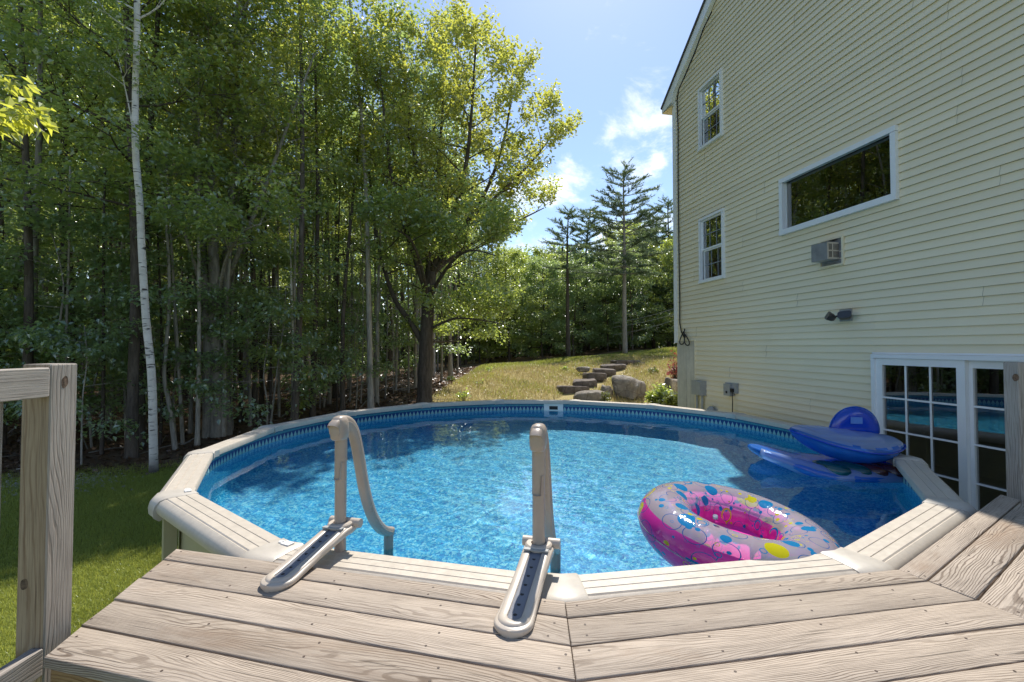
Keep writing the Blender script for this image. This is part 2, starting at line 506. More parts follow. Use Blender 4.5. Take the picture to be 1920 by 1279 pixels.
def terrain_mat():
    s = NT('lawn_and_forest_floor')
    co = s.obj()
    at_ = s.n('Attribute'); at_.attribute_name = 'cover'
    sp = s.n('SeparateColor'); s.set(sp.inputs[0], at_.outputs['Color'])
    n1 = s.noise(co, 1.1, 6, 0.65); n2 = s.noise(co, 38, 4, 0.7); n3 = s.noise(co, 6.5, 5, 0.7)
    lawn = s.mix(s.rng(n2, 0.3, 0.7), (0.10, 0.12, 0.028), (0.18, 0.20, 0.05))
    dry = s.mix(s.rng(n2, 0.3, 0.7), (0.27, 0.225, 0.10), (0.44, 0.37, 0.18))
    dirt = s.mix(s.rng(n3, 0.3, 0.7), (0.10, 0.068, 0.046), (0.22, 0.155, 0.108))
    g = s.mix(s.rng(s.math('ADD', sp.outputs[1], s.math('MULTIPLY', s.math('SUBTRACT', n1, 0.5), 1.1)), 0.42, 0.62), lawn, dry)
    f = s.mix(s.rng(s.math('ADD', sp.outputs[0], s.math('MULTIPLY', s.math('SUBTRACT', n3, 0.5), 0.9)), 0.4, 0.6), g, dirt)
    return s.done(s.principled(f, 0.95, s.bump(s.math('ADD', n2, n3), 0.5, 0.03), 0.1))
M['terrain'] = terrain_mat()

def build_terrain():
    xs = np.unique(np.concatenate([np.linspace(-400, -40, 14), np.linspace(-40, -16, 22), np.linspace(-16, 12, 142), np.linspace(12, 40, 24), np.linspace(40, 400, 12)]))
    ys = np.unique(np.concatenate([np.linspace(-300, -6, 12), np.linspace(-6, 4, 20), np.linspace(4, 26, 112), np.linspace(26, 60, 32), np.linspace(60, 600, 14)]))
    X, Y = np.meshgrid(xs, ys)
    Z = ground_z(X, Y)
    nx, ny = len(xs), len(ys)
    v = np.stack([X.ravel(), Y.ravel(), Z.ravel()], 1)
    i = np.arange(nx - 1)[None, :] + nx * np.arange(ny - 1)[:, None]
    f = np.stack([i, i + 1, i + 1 + nx, i + nx], -1).reshape(-1, 4)
    me = np_mesh('ground', v, f, M['terrain'], True)
    ff = forest_front(v[:, 0])
    forest = np.clip((v[:, 1] - ff) / 1.2 + .5, 0, 1)
    hill = np.clip((v[:, 1] - 10.5) / 2, 0, 1) * np.clip((21.5 - v[:, 1]) / 4, 0, 1) * np.clip((v[:, 0] + 4.5) / 3, 0, 1)
    col = np.stack([forest, hill * .9, np.zeros(len(v)), np.ones(len(v))], 1).astype(np.float32)
    at_ = me.color_attributes.new('cover', 'FLOAT_COLOR', 'POINT')
    at_.data.foreach_set('color', col.ravel())
    o = link('ground', me)
    tag(o, kind='structure')
build_terrain()

# ------------------------------------------------------------------ house (local x along the gable wall towards the deck, local y into the house)
WD = Vector((-0.1819, 0.9833, 0)); WN = Vector((0.9833, 0.1819, 0)); WP = 5.2
def wallpt(px, py, out=0.0):
    """(s, z) on the gable wall plane for a pixel of the photograph"""
    p = at(px, py, 1.0) - Vector((0, 0, HC))
    k = (WP - out) / (p.x * WN.x + p.y * WN.y)
    q = p * k
    return (-(q.dot(WD)) + S0, HC + q.z)
S0 = 0.0
S0 = -wallpt(1270, 500)[0]
corner = WN * WP + WD * S0
HRZ = math.atan2(-WD.y, -WD.x)
house = tag(empty('house', (corner.x, corner.y, 0), HRZ), 'three storey house with pale yellow clapboard gable wall beside the pool', 'house')
GW = 8.6                                   # gable width
e_s, e_z = wallpt(1250, 207)
r_s, r_z = wallpt(1335, 0)
SLOPE = (r_z - e_z) / (r_s - e_s)
def roof_z(s):
    s2 = s if s <= GW / 2 else GW - s
    return e_z + (s2 - e_s) * SLOPE
def rect(p0, p1, p2=None, p3=None):
    """opening (s0, s1, z0, z1) from the pixels of its left top, right top, left bottom, right bottom"""
    a, b, c, d = wallpt(*p0), wallpt(*p1), wallpt(*p2), wallpt(*p3)
    return ((a[0] + c[0]) / 2, (b[0] + d[0]) / 2, (c[1] + d[1]) / 2, (a[1] + b[1]) / 2)
WIN1 = rect((1313, 165), (1357, 133), (1314, 283), (1358, 257))
WIN2 = rect((1314, 410), (1360, 393), (1316, 532), (1362, 522))
PIC = rect((1466, 338), (1687, 235), (1468, 442), (1688, 375))
DS0, DZ1 = wallpt(1642, 664)
DOOR = (DS0, DS0 + 1.86, 0.06, DZ1)
cs, cz = wallpt(1304, 639)
CONC = (-0.02, cs, -1.0, cz)
a_, b_ = wallpt(1541, 480), wallpt(1586, 480)
ACR = (a_[0], b_[0], wallpt(1586, 496)[1], wallpt(1586, 441)[1])
OPEN = [WIN1, WIN2, PIC, DOOR, CONC]

def build_siding():
    rng = random.Random(3)
    CH = 0.0915
    rows = int((roof_z(GW / 2) - 0.1) / (2 * CH))
    for r in range(rows):
        za = 0.10 + r * 2 * CH
        zb = za + 2 * CH
        s_lo = max(0.0, e_s + (za - 0.02 - e_z) / SLOPE) if za > roof_z(0) - .3 else 0.0
        s_hi = GW - s_lo
        if s_hi - s_lo < .3: break
        cuts = []
        s = rng.uniform(0.5, 3.6)
        while s < s_hi:
            if s > s_lo + .2: cuts.append(s)
            s += 3.66
        pieces = []
        ed = [s_lo] + cuts + [s_hi]
        for i in range(len(ed) - 1): pieces.append((ed[i], ed[i + 1], (i + r) % 2))
        for (a, b, alt) in pieces:
            # split horizontally at openings
            xs = sorted({a, b} | {x for o in OPEN for x in (o[0], o[1]) if a < x < b and o[2] < zb and o[3] > za})
            groups = []                        # contiguous runs of the same vertical extent
            for x0, x1 in zip(xs[:-1], xs[1:]):
                mid = (x0 + x1) / 2
                spans = [(za, zb)]
                for o in OPEN:
                    if o[0] < mid < o[1]:
                        ns = []
                        for (u, w) in spans:
                            if o[2] > u: ns.append((u, min(w, o[2])))
                            if o[3] < w: ns.append((max(u, o[3]), w))
                        spans = [q for q in ns if q[1] - q[0] > .004]
                if groups and groups[-1][2] == spans and spans and abs(groups[-1][1] - x0) < 1e-6: groups[-1][1] = x1
                elif spans: groups.append([x0, x1, spans])
            for (x0, x1, spans) in groups:
                if x1 - x0 < .01: continue
                mb = MB()
                off = -.004 - alt * .0026 + rng.uniform(-.0006, .0006)
                for (u, w) in spans:
                    for c in range(2):
                        c0, c1 = za + c * CH, za + (c + 1) * CH
                        u2, w2 = max(u, c0), min(w, c1)
                        if w2 - u2 < .004: continue
                        y = lambda z: off - .0195 * (1 - (z - c0) / CH) - .001
                        # clip to the rake when high up
                        def lim(z):
                            if z < roof_z(0) - .3: return x0, x1
                            l = e_s + (z - .02 - e_z) / SLOPE
                            return max(x0, l), min(x1, GW - l)
                        l0, h0 = lim(u2); l1, h1 = lim(w2)
                        if h0 - l0 < .02: continue
                        if h1 <= l1: h1 = l1 = (l0 + h0) / 2
                        mb.add([(l0, y(u2), u2), (h0, y(u2), u2), (h1, y(w2), w2), (l1, y(w2), w2), (l0, off + .004, u2 + .003), (h0, off + .004, u2 + .003)],
                               [(0, 1, 2, 3), (4, 5, 1, 0)])
                        if u2 - c0 < .001:      # rounded butt edge
                            pass
                if mb.v: mb.build('siding_panel', M['siding'], house)
build_siding()

def build_house():
    D = 10.0
    # sheathing just behind the cladding, with the openings left free
    mb = MB()
    xs = sorted({0.0, GW} | {x for o in OPEN[:4] for x in o[:2]})
    for x0, x1 in zip(xs[:-1], xs[1:]):
        if x1 - x0 < 1e-4: continue
        mid = (x0 + x1) / 2
        zs = [-0.4]
        for o in sorted((o for o in OPEN[:4] if o[0] < mid < o[1]), key=lambda q: q[2]): zs += [o[2], o[3]]
        for i in range(0, len(zs), 2):
            z0 = zs[i]
            if i + 1 < len(zs):
                mb.box(((x0 + x1) / 2, .08, (z0 + zs[i + 1]) / 2), (x1 - x0, .15, zs[i + 1] - z0))
            else:
                t0, t1 = roof_z(x0) - .06, roof_z(x1) - .06
                pk = [(GW / 2, roof_z(GW / 2) - .06)] if x0 < GW / 2 < x1 else []
                pr = [(x0, z0), (x1, z0), (x1, t1)] + pk + [(x0, t0)]
                n = len(pr)
                mb.add([(a, .005, b) for a, b in pr] + [(a, .155, b) for a, b in pr],
                       [tuple(range(n)), tuple(range(2 * n - 1, n - 1, -1))] + [(k, (k + 1) % n, (k + 1) % n + n, k + n) for k in range(n)])
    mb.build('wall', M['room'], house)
    mb = MB()
    ht = roof_z(0) - .06
    mb.box((.075, D / 2 + .08, ht / 2), (.15, D - .16, ht)); mb.box((GW - .075, D / 2 + .08, ht / 2), (.15, D - .16, ht)); mb.box((GW / 2, D, ht / 2), (GW, .15, ht))
    mb.build('side_wall', M['siding'], house)
    mb = MB()
    for z in (2.55, 5.25): mb.box((GW / 2, D / 2, z), (GW - .4, D - .4, .25))
    mb.box((GW / 2, D / 2, -.05), (GW - .4, D - .4, .16))
    mb.box((2.0, D / 2, 3.8), (.1, D - .4, 2.2)); mb.box((GW / 2, 3.6, 1.3), (GW - .5, .1, 2.2)); mb.box((GW / 2, 3.9, 3.9), (GW - .5, .1, 2.3)); mb.box((GW / 2, 3.0, 6.6), (GW - .5, .1, 2.4))
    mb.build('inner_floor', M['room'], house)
    # roof: two slabs with a small overhang past the gable, soffit, white rake boards
    th = .16
    ridge = GW / 2
    for sgn in (0, 1):
        mb = MB()
        f = (lambda s: s) if sgn == 0 else (lambda s: GW - s)
        pr = [(f(e_s), e_z), (f(ridge), roof_z(ridge)), (f(ridge), roof_z(ridge) + th * .4), (f(e_s - .02), e_z + th * .25)]
        mb.add([(a, -.14, b) for a, b in pr] + [(a, D + .2, b) for a, b in pr], [(0, 1, 2, 3), (7, 6, 5, 4)] + [(k, (k + 1) % 4, (k + 1) % 4 + 4, k + 4) for k in range(4)])
        mb.build('roof', M['roof'], house)
        mb = MB()
        w = .235
        pr = [(f(e_s), e_z - .002), (f(ridge), roof_z(ridge) - .002), (f(ridge), roof_z(ridge) - w), (f(.10), roof_z(.10) - w), (f(.0), roof_z(.0) - w - .09), (f(e_s), e_z - .09)]
        mb.add([(a, -.115, b) for a, b in pr] + [(a, -.03, b) for a, b in pr], [tuple(range(6)), tuple(range(11, 5, -1))] + [(k, (k + 1) % 6, (k + 1) % 6 + 6, k + 6) for k in range(6)])
        mb.build('rake_board', M['white'], house)
        mb = MB()
        mb.add([(f(e_s), -.11, e_z - .10), (f(0), -.11, e_z - .105), (f(0), D, e_z - .105), (f(e_s), D, e_z - .10)], [(0, 1, 2, 3)])
        mb.build('soffit', M['siding'], house)
    # white corner board, standing on the concrete
    zc = wallpt(1266, 643)[1]
    MB().box((-.03, -.012, (zc + roof_z(0) - .3) / 2), (.10, .06, roof_z(0) - .3 - zc)).build('corner_board', M['white'], house)
    # bare concrete foundation pier at the corner, with the formwork seams
    mb = MB()
    mid = wallpt(1287, 700)[0]
    mb.box((mid / 2 - .012, .047, (cz - 1) / 2 - .0), (mid + .02, .11, cz + 1)); mb.box(((mid + cs) / 2 + .001, .051, (cz - 1) / 2), (cs - mid - .006, .11, cz + 1))
    mb.build('foundation_wall', M['concrete'], house)
    mb = MB()
    mb.box((cs + .012, -.014, cz / 2 - .2), (.022, .03, cz + .44)); mb.box((cs / 2 + .02, -.014, cz + .012), (cs - .04, .03, .022))
    mb.build('trim_channel', M['siding'], house)

    def hung_window(o, cur):
        s0, s1, z0, z1 = o
        w = .045
        fr = MB()
        yo = -.03
        fr.box(((s0 + s1) / 2, yo, z1 - w / 2), (s1 - s0, .06, w)); fr.box(((s0 + s1) / 2, yo - .008, z0 + w * .6), (s1 - s0, .075, w * 1.2))
        fr.box((s0 + w / 2, yo, (z0 + z1) / 2), (w, .06, z1 - z0 - 2.2 * w)); fr.box((s1 - w / 2, yo, (z0 + z1) / 2), (w, .06, z1 - z0 - 2.2 * w))
        fo = fr.build('window', M['white'], house)
        a, b, c, d = s0 + w, s1 - w, z0 + 1.2 * w, z1 - w
        zm = (c + d) / 2
        for k, (u, v, yy) in enumerate(((zm, d, .005), (c, zm, .03))):
            sb = MB(); q = .028
            sb.box(((a + b) / 2, yy, v - q / 2), (b - a, .03, q)); sb.box(((a + b) / 2, yy, u + q / 2), (b - a, .03, q)); sb.box((a + q / 2, yy, (u + v) / 2), (q, .03, v - u - 2 * q)); sb.box((b - q / 2, yy, (u + v) / 2), (q, .03, v - u - 2 * q))
            sb.build('sash', M['white'], fo)
            MB().add([(a + q, yy + .006, u + q), (b - q, yy + .006, u + q), (b - q, yy + .006, v - q), (a + q, yy + .006, v - q)], [(0, 1, 2, 3)]).build('pane', M['glass'], fo)
            g = MB()
            for t in (1, 2): g.box((a + q + (b - a - 2 * q) * t / 3, yy + .000, (u + v) / 2), (.012, .005, v - u - 2 * q))
            g.box(((a + b) / 2, yy - .0055, (u + v) / 2), (b - a - 2 * q, .005, .012))
            g.build('muntin', M['grid'], fo)
        MB().add([(a - .03, .35, z0), (a + (b - a) * cur, .30, z0), (a + (b - a) * cur, .30, z1), (a - .03, .35, z1)], [(0, 1, 2, 3)]).build('curtain', M['curtain'], fo)
    hung_window(WIN1, .28)
    hung_window(WIN2, 1.1)
    s0, s1, z0, z1 = PIC
    w = .062
    fr = MB()
    fr.box(((s0 + s1) / 2, -.03, z1 - w / 2), (s1 - s0, .06, w)); fr.box(((s0 + s1) / 2, -.034, z0 + w * .6), (s1 - s0, .07, w * 1.2))
    fr.box((s0 + w / 2, -.03, (z0 + z1) / 2), (w, .06, z1 - z0 - 2.2 * w)); fr.box((s1 - w / 2, -.03, (z0 + z1) / 2), (w, .06, z1 - z0 - 2.2 * w))
    fo = fr.build('window', M['white'], house)
    MB().add([(s0 + w, .02, z0 + w), (s1 - w, .02, z0 + w), (s1 - w, .02, z1 - w), (s0 + w, .02, z1 - w)], [(0, 1, 2, 3)]).build('pane', M['glass'], fo)
    MB().box((s0 + w - .005, .035, (z0 + z1) / 2), (.03, .06, z1 - z0 - 2 * w)).build('jamb', M['white'], fo)
    # sliding patio door: fixed outer frame, two panels with a fifteen light grid
    s0, s1, z0, z1 = DOOR
    fr = MB(); w = .045
    fr.box(((s0 + s1) / 2, -.03, z1 - w / 2), (s1 - s0, .09, w)); fr.box(((s0 + s1) / 2, -.03, z0 + .02), (s1 - s0, .09, .04))
    fr.box((s0 + w / 2, -.03, (z0 + z1) / 2), (w, .09, z1 - z0 - .1)); fr.box((s1 - w / 2, -.03, (z0 + z1) / 2), (w, .09, z1 - z0 - .1))
    fr.box((s0 - .008, -.02, (z0 + z1) / 2), (.014, .035, z1 - z0 + .03)); fr.box(((s0 + s1) / 2, -.02, z1 + .012), (s1 - s0 + .03, .035, .02))
    do = fr.build('door', M['white'], house)
    pw = (s1 - s0 - 2 * w) / 2
    for k in range(2):
        a = s0 + w + k * (pw - .02); b = a + pw + .02 * (1 - k)
        yy = -.035 + k * .045
        st = .075
        c, d = z0 + .045, z1 - w - .002
        sb = MB()
        sb.box((a + st / 2, yy, (c + d) / 2), (st, .042, d - c)); sb.box((b - st / 2, yy, (c + d) / 2), (st, .042, d - c))
        sb.box(((a + b) / 2, yy, d - st / 2), (b - a - 2 * st, .042, st)); sb.box(((a + b) / 2, yy, c + .06), (b - a - 2 * st, .042, .12))
        sb.build('sliding_panel', M['white'], do)
        g0, g1, h0, h1 = a + st, b - st, c + .12, d - st
        MB().add([(g0, yy + .004, h0), (g1, yy + .004, h0), (g1, yy + .004, h1), (g0, yy + .004, h1)], [(0, 1, 2, 3)]).build('pane', M['glass'], do)
        g = MB()
        for t in (1, 2): g.box((g0 + (g1 - g0) * t / 3, yy - .004, (h0 + h1) / 2), (.019, .008, h1 - h0))
        for t in range(1, 5): g.box(((g0 + g1) / 2, yy - .0125, h0 + (h1 - h0) * t / 5), (g1 - g0, .008, .019))
        g.build('muntin', M['white'], do)
build_house()

def wall_world(s, z, out=0.0):
    return corner - WD * s - WN * out + Vector((0, 0, z))
def wall_empty(name, px, py):
    s, z = wallpt(px, py)
    return empty(name, wall_world(s, z, .02), HRZ)

def build_wall_things():
    # air conditioner in its sleeve
    s0, s1, z0, z1 = ACR
    sm, zm = (s0 + s1) / 2, (z0 + z1) / 2
    ac = tag(empty('air_conditioner', wall_world(sm, zm, .018), HRZ), 'grey through wall air conditioner with louvred side below the picture window', 'air conditioner')
    hw, hh = (s1 - s0) / 2, (z1 - z0) / 2
    mb = MB(); t = .022
    mb.box((0, -.012, hh - t / 2), (2 * hw, .03, t)); mb.box((0, -.012, -hh + t / 2), (2 * hw, .03, t)); mb.box((-hw + t / 2, -.012, 0), (t, .03, 2 * hh - 2 * t)); mb.box((hw - t / 2, -.012, 0), (t, .03, 2 * hh - 2 * t))
    mb.build('trim_frame', M['siding'], ac)
    MB().box((0, .0, 0), (2 * hw - 2 * t, .012, 2 * hh - 2 * t)).build('back_plate', M['galv'], ac)
    bw, bh, bd = hw * 1.35, hh * 1.22, .185
    MB().box((-.01, -.006 - bd / 2, .0), (bw, bd, bh)).build('casing', M['galv'], ac)
    x = -.01 + bw / 2
    g = MB()
    g.box((x + .004, -.012 - bd / 2, 0), (.006, bd - .016, bh - .012))
    g.build('louvre_plate', M['foot'], ac)
    for j in range(2):
        for i in range(9):
            if i in (5,): continue
            MB().box((x + .0078, -.030 - (bd - .05) * i / 8, (j - .5) * bh * .42), (.003, .0075, bh * .34)).build('louvre', M['dark'], ac)
    MB().add([(-hw + t, -.008, hh - t), (hw * .5, -.008, hh - t), (hw * .1, -.10, hh * .68), (-hw + t, -.05, hh * .6)], [(0, 1, 2, 3)]).build('drip_flap', M['bronze'], ac)
    # twin floodlight
    fl = tag(wall_empty('floodlight', 1590, 591), 'black twin head floodlight on a grey mounting block on the yellow wall', 'floodlight')
    MB().box((0, -.012, 0), (.155, .028, .15)).build('mounting_block', M['greyplastic'], fl)
    MB().tube([(0, -.026, 0), (0, -.05, 0)], .05, 14).build('junction_cover', M['bronze'], fl)
    for sgn, tilt in ((-1, .35), (1, -.1)):
        c = Vector((sgn * .085 + .01, -.155 if sgn < 0 else -.12, -.02))
        MB().tube([(sgn * .02, -.05, 0), (sgn * .05, -.08, -.01), c], .011, 8).build('arm', M['bronze'], fl)
        mat = Matrix.Rotation(sgn * .5, 3, 'Z') @ Matrix.Rotation(-.5, 3, 'X') @ Matrix.Rotation(tilt, 3, 'Y')
        rings = []
        for (dy, k) in ((.045, .55), (.02, .85), (-.03, 1.0), (-.045, 1.0)):
            rings.append([c + mat @ Vector((math.copysign(abs(math.cos(a)) ** .5, math.cos(a)) * .072 * k, dy, math.copysign(abs(math.sin(a)) ** .5, math.sin(a)) * .05 * k)) for a in np.linspace(0, 2 * PI, 20, endpoint=False)])
        MB().sweep(rings).build('lamp_head', M['bronze'], fl, smooth=False, angle=R(50))
        MB().sweep([[p + mat @ Vector((0, -.0015, 0)) for p in [c + (q - c) * .84 for q in rings[-1]]], [p + mat @ Vector((0, -.004, 0)) for p in [c + (q - c) * .84 for q in rings[-1]]]]).build('lens', M['greyplastic'], fl)
    # electrical box with conduits
    eb = tag(wall_empty('electrical_box', 1316, 727), 'grey electrical box with two conduits next to the concrete pier', 'electrical box')
    MB().box((-.07, -.05, 0), (.19, .10, .27)).build('box', M['greyplastic'], eb)
    MB().box((.105, -.06, 0), (.145, .12, .27)).build('box', M['greyplastic'], eb)
    MB().box((.105, -.123, .0), (.125, .006, .25)).build('box_lid', M['greyplastic'], eb)
    for dx in (-.06, .11): MB().tube([(dx, -.045, -.13), (dx, -.045, -1.2)], .022, 10).build('conduit', M['greyplastic'], eb)
    # outlet with cord
    ob = tag(wall_empty('outlet_box', 1376, 731), 'small grey outlet box with a black cord plugged into it', 'outlet box')
    MB().box((-.03, -.05, 0), (.17, .10, .20)).build('box', M['greyplastic'], ob)
    MB().box((.01, -.03, .035), (.28, .05, .17)).build('back_plate', M['greyplastic'], ob)
    MB().box((-.03, -.103, -.04), (.035, .008, .04)).build('socket', M['dark'], ob)
    MB().box((.085, -.07, -.0), (.05, .05, .06)).build('plug', M['black'], ob)
    MB().tube([(.09, -.075, -.02), (.10, -.08, -.2), (.08, -.075, -.45), (.07, -.07, -.7)], .008, 6).build('cord', M['black'], ob)
    # vent hood low on the wall
    vt = tag(wall_empty('wall_vent', 1341, 769), 'small domed grey vent hood low on the yellow wall', 'vent')
    MB().box((0, -.02, -.05), (.20, .04, .16)).build('flange', M['greyplastic'], vt)
    MB().sweep([[Vector((math.cos(a) * .085 * k, -.04 - d, math.sin(a) * .075 * k)) for a in np.linspace(0, 2 * PI, 16, endpoint=False)] for d, k in ((0, 1), (.04, .95), (.07, .7), (.085, .3))]).build('hood', M['greyplastic'], vt, smooth=True)
    # cable from the rake down the corner, with a coil at its end
    pts = []
    for (px, py) in ((1334, 22), (1318, 55), (1302, 100), (1285, 140), (1272, 168), (1269, 190), (1271, 240), (1271, 330), (1272, 420), (1273, 500), (1274, 560), (1274, 605), (1277, 622), (1282, 632)):
        s, z = wallpt(px, py, .13 if py < 180 else .06)
        pts.append(wall_world(s, z, .125 if py < 180 else .055))
    cb = tag(MB().tube(pts, .013, 7).build('cable', M['black']), 'thick black cable running down the white corner board to a coil', 'cable')
    co = MB()
    for (px, py, rx, rz, tw) in ((1281, 634, .075, .13, .2), (1288, 637, .07, .115, -.25)):
        s, z = wallpt(px, py, .06)
        cc = wall_world(s, z, .075)
        ring = [cc - WD * (math.cos(a) * rx + tw * .2 * math.sin(a)) + Vector((0, 0, math.sin(a) * rz)) - WN * (.015 * math.sin(a * 2)) for a in np.linspace(0, 2 * PI, 25)]
        co.tube(ring, .012, 6)
    s, z = wallpt(1285, 622, .06)
    co.tube([wall_world(s, z + .06, .07), wall_world(s - .02, z - .02, .08), wall_world(s + .03, z - .12, .08)], .012, 6)
    co.build('coil', M['black'], cb)
build_wall_things()
# ------------------------------------------------------------------ pool
PC = Vector((0.321, 5.11, 0)); PR = 3.27; PH = -0.457; NSEG = 15; ST = 2 * PI / NSEG
RIM_Z, WATER_Z, FLOOR_Z = 1.32, 1.142, 0.06
APO = PR * math.cos(ST / 2)
def va(k): return PH + k * ST
def rad_dir(a): return Vector((math.sin(a), -math.cos(a), 0))
pool = tag(empty('swimming_pool', (PC.x, PC.y, 0)), 'round above ground pool with beige rim and patterned blue liner', 'swimming pool')

def liner_mat():
    s = NT('pool_liner')
    co = s.obj()
    sp = s.n('SeparateXYZ'); s.set(sp.inputs[0], co)
    u = s.math('MULTIPLY', s.math('ARCTAN2', sp.outputs[1], sp.outputs[0]), 3.19)
    h = s.math('SUBTRACT', sp.outputs[2], WATER_Z - .005)
    # printed pebble: mottled blues with pale flecks
    big = s.noise(co, 9, 4, 0.6, 0.5)
    vor = s.n('TexVoronoi'); s.set(vor.inputs['Vector'], s.mapping(co, scale=(1, 1, 1))); vor.inputs['Scale'].default_value = 52
    vc = s.n('SeparateColor'); s.set(vc.inputs[0], vor.outputs['Color'])
    vor2 = s.n('TexVoronoi'); s.set(vor2.inputs['Vector'], co); vor2.inputs['Scale'].default_value = 115
    vc2 = s.n('SeparateColor'); s.set(vc2.inputs[0], vor2.outputs['Color'])
    f = s.math('ADD', s.math('MULTIPLY', vc.outputs[0], .6), s.math('MULTIPLY', vc2.outputs[0], .4))
    peb = s.ramp(f, [(0.10, (0.002, 0.14, 0.43)), (0.32, (0.008, 0.30, 0.60)), (0.55, (0.035, 0.46, 0.72)), (0.80, (0.27, 0.70, 0.80))])
    peb = s.mix(s.rng(big, 0.35, 0.7, 0, 0.4), peb, (0.012, 0.29, 0.62))
    # border: teal band above, navy row with pale pointed motifs below
    fu = s.math('FRACT', s.math('DIVIDE', u, 0.066))
    tri = s.math('MULTIPLY', s.math('ABSOLUTE', s.math('SUBTRACT', fu, 0.5)), 2.0)
    hh = s.math('DIVIDE', h, 0.066)
    prof = s.math('SUBTRACT', 1.0, s.math('MULTIPLY', s.math('MAXIMUM', hh, 0.0), 0.95))
    inside = s.rng(s.math('SUBTRACT', prof, tri), -0.05, 0.05)
    fu2 = s.math('MULTIPLY', s.math('ABSOLUTE', s.math('SUBTRACT', s.math('FRACT', s.math('ADD', s.math('DIVIDE', u, 0.066), 0.5)), 0.5)), 2.0)
    dia = s.rng(s.math('ADD', s.math('ABSOLUTE', s.math('SUBTRACT', hh, 0.16)), s.math('MULTIPLY', fu2, 0.55)), 0.17, 0.21, 1, 0)
    row = s.mix(inside, (0.008, 0.05, 0.19), (0.25, 0.47, 0.47))
    row = s.mix(dia, row, (0.01, 0.06, 0.2))
    band = s.mix(s.rng(s.noise(s.mapping(co, scale=(30, 30, 60)), 1.0, 4, 0.7), 0.4, 0.6), (0.03, 0.19, 0.27), (0.07, 0.30, 0.36))
    stripe = s.rng(s.math('ABSOLUTE', s.math('SUBTRACT', hh, 1.62)), 0.06, 0.10, 0.8, 0)
    band = s.mix(stripe, band, (0.02, 0.10, 0.22))
    bd = s.mix(s.rng(hh, 1.14, 1.18), row, band)
    c = s.mix(s.rng(h, -0.012, -0.010), peb, bd)
    return s.done(s.principled(c, 0.45, None, 0.3))
M['liner'] = liner_mat()

def water_mat():
    s = NT('pool_water')
    g = s.n('BsdfGlass'); g.inputs['IOR'].default_value = 1.33; g.inputs['Roughness'].default_value = 0.0
    g.inputs['Color'].default_value = (0.93, 0.985, 1.0, 1)
    return s.done(g.outputs[0])
M['water'] = water_mat()

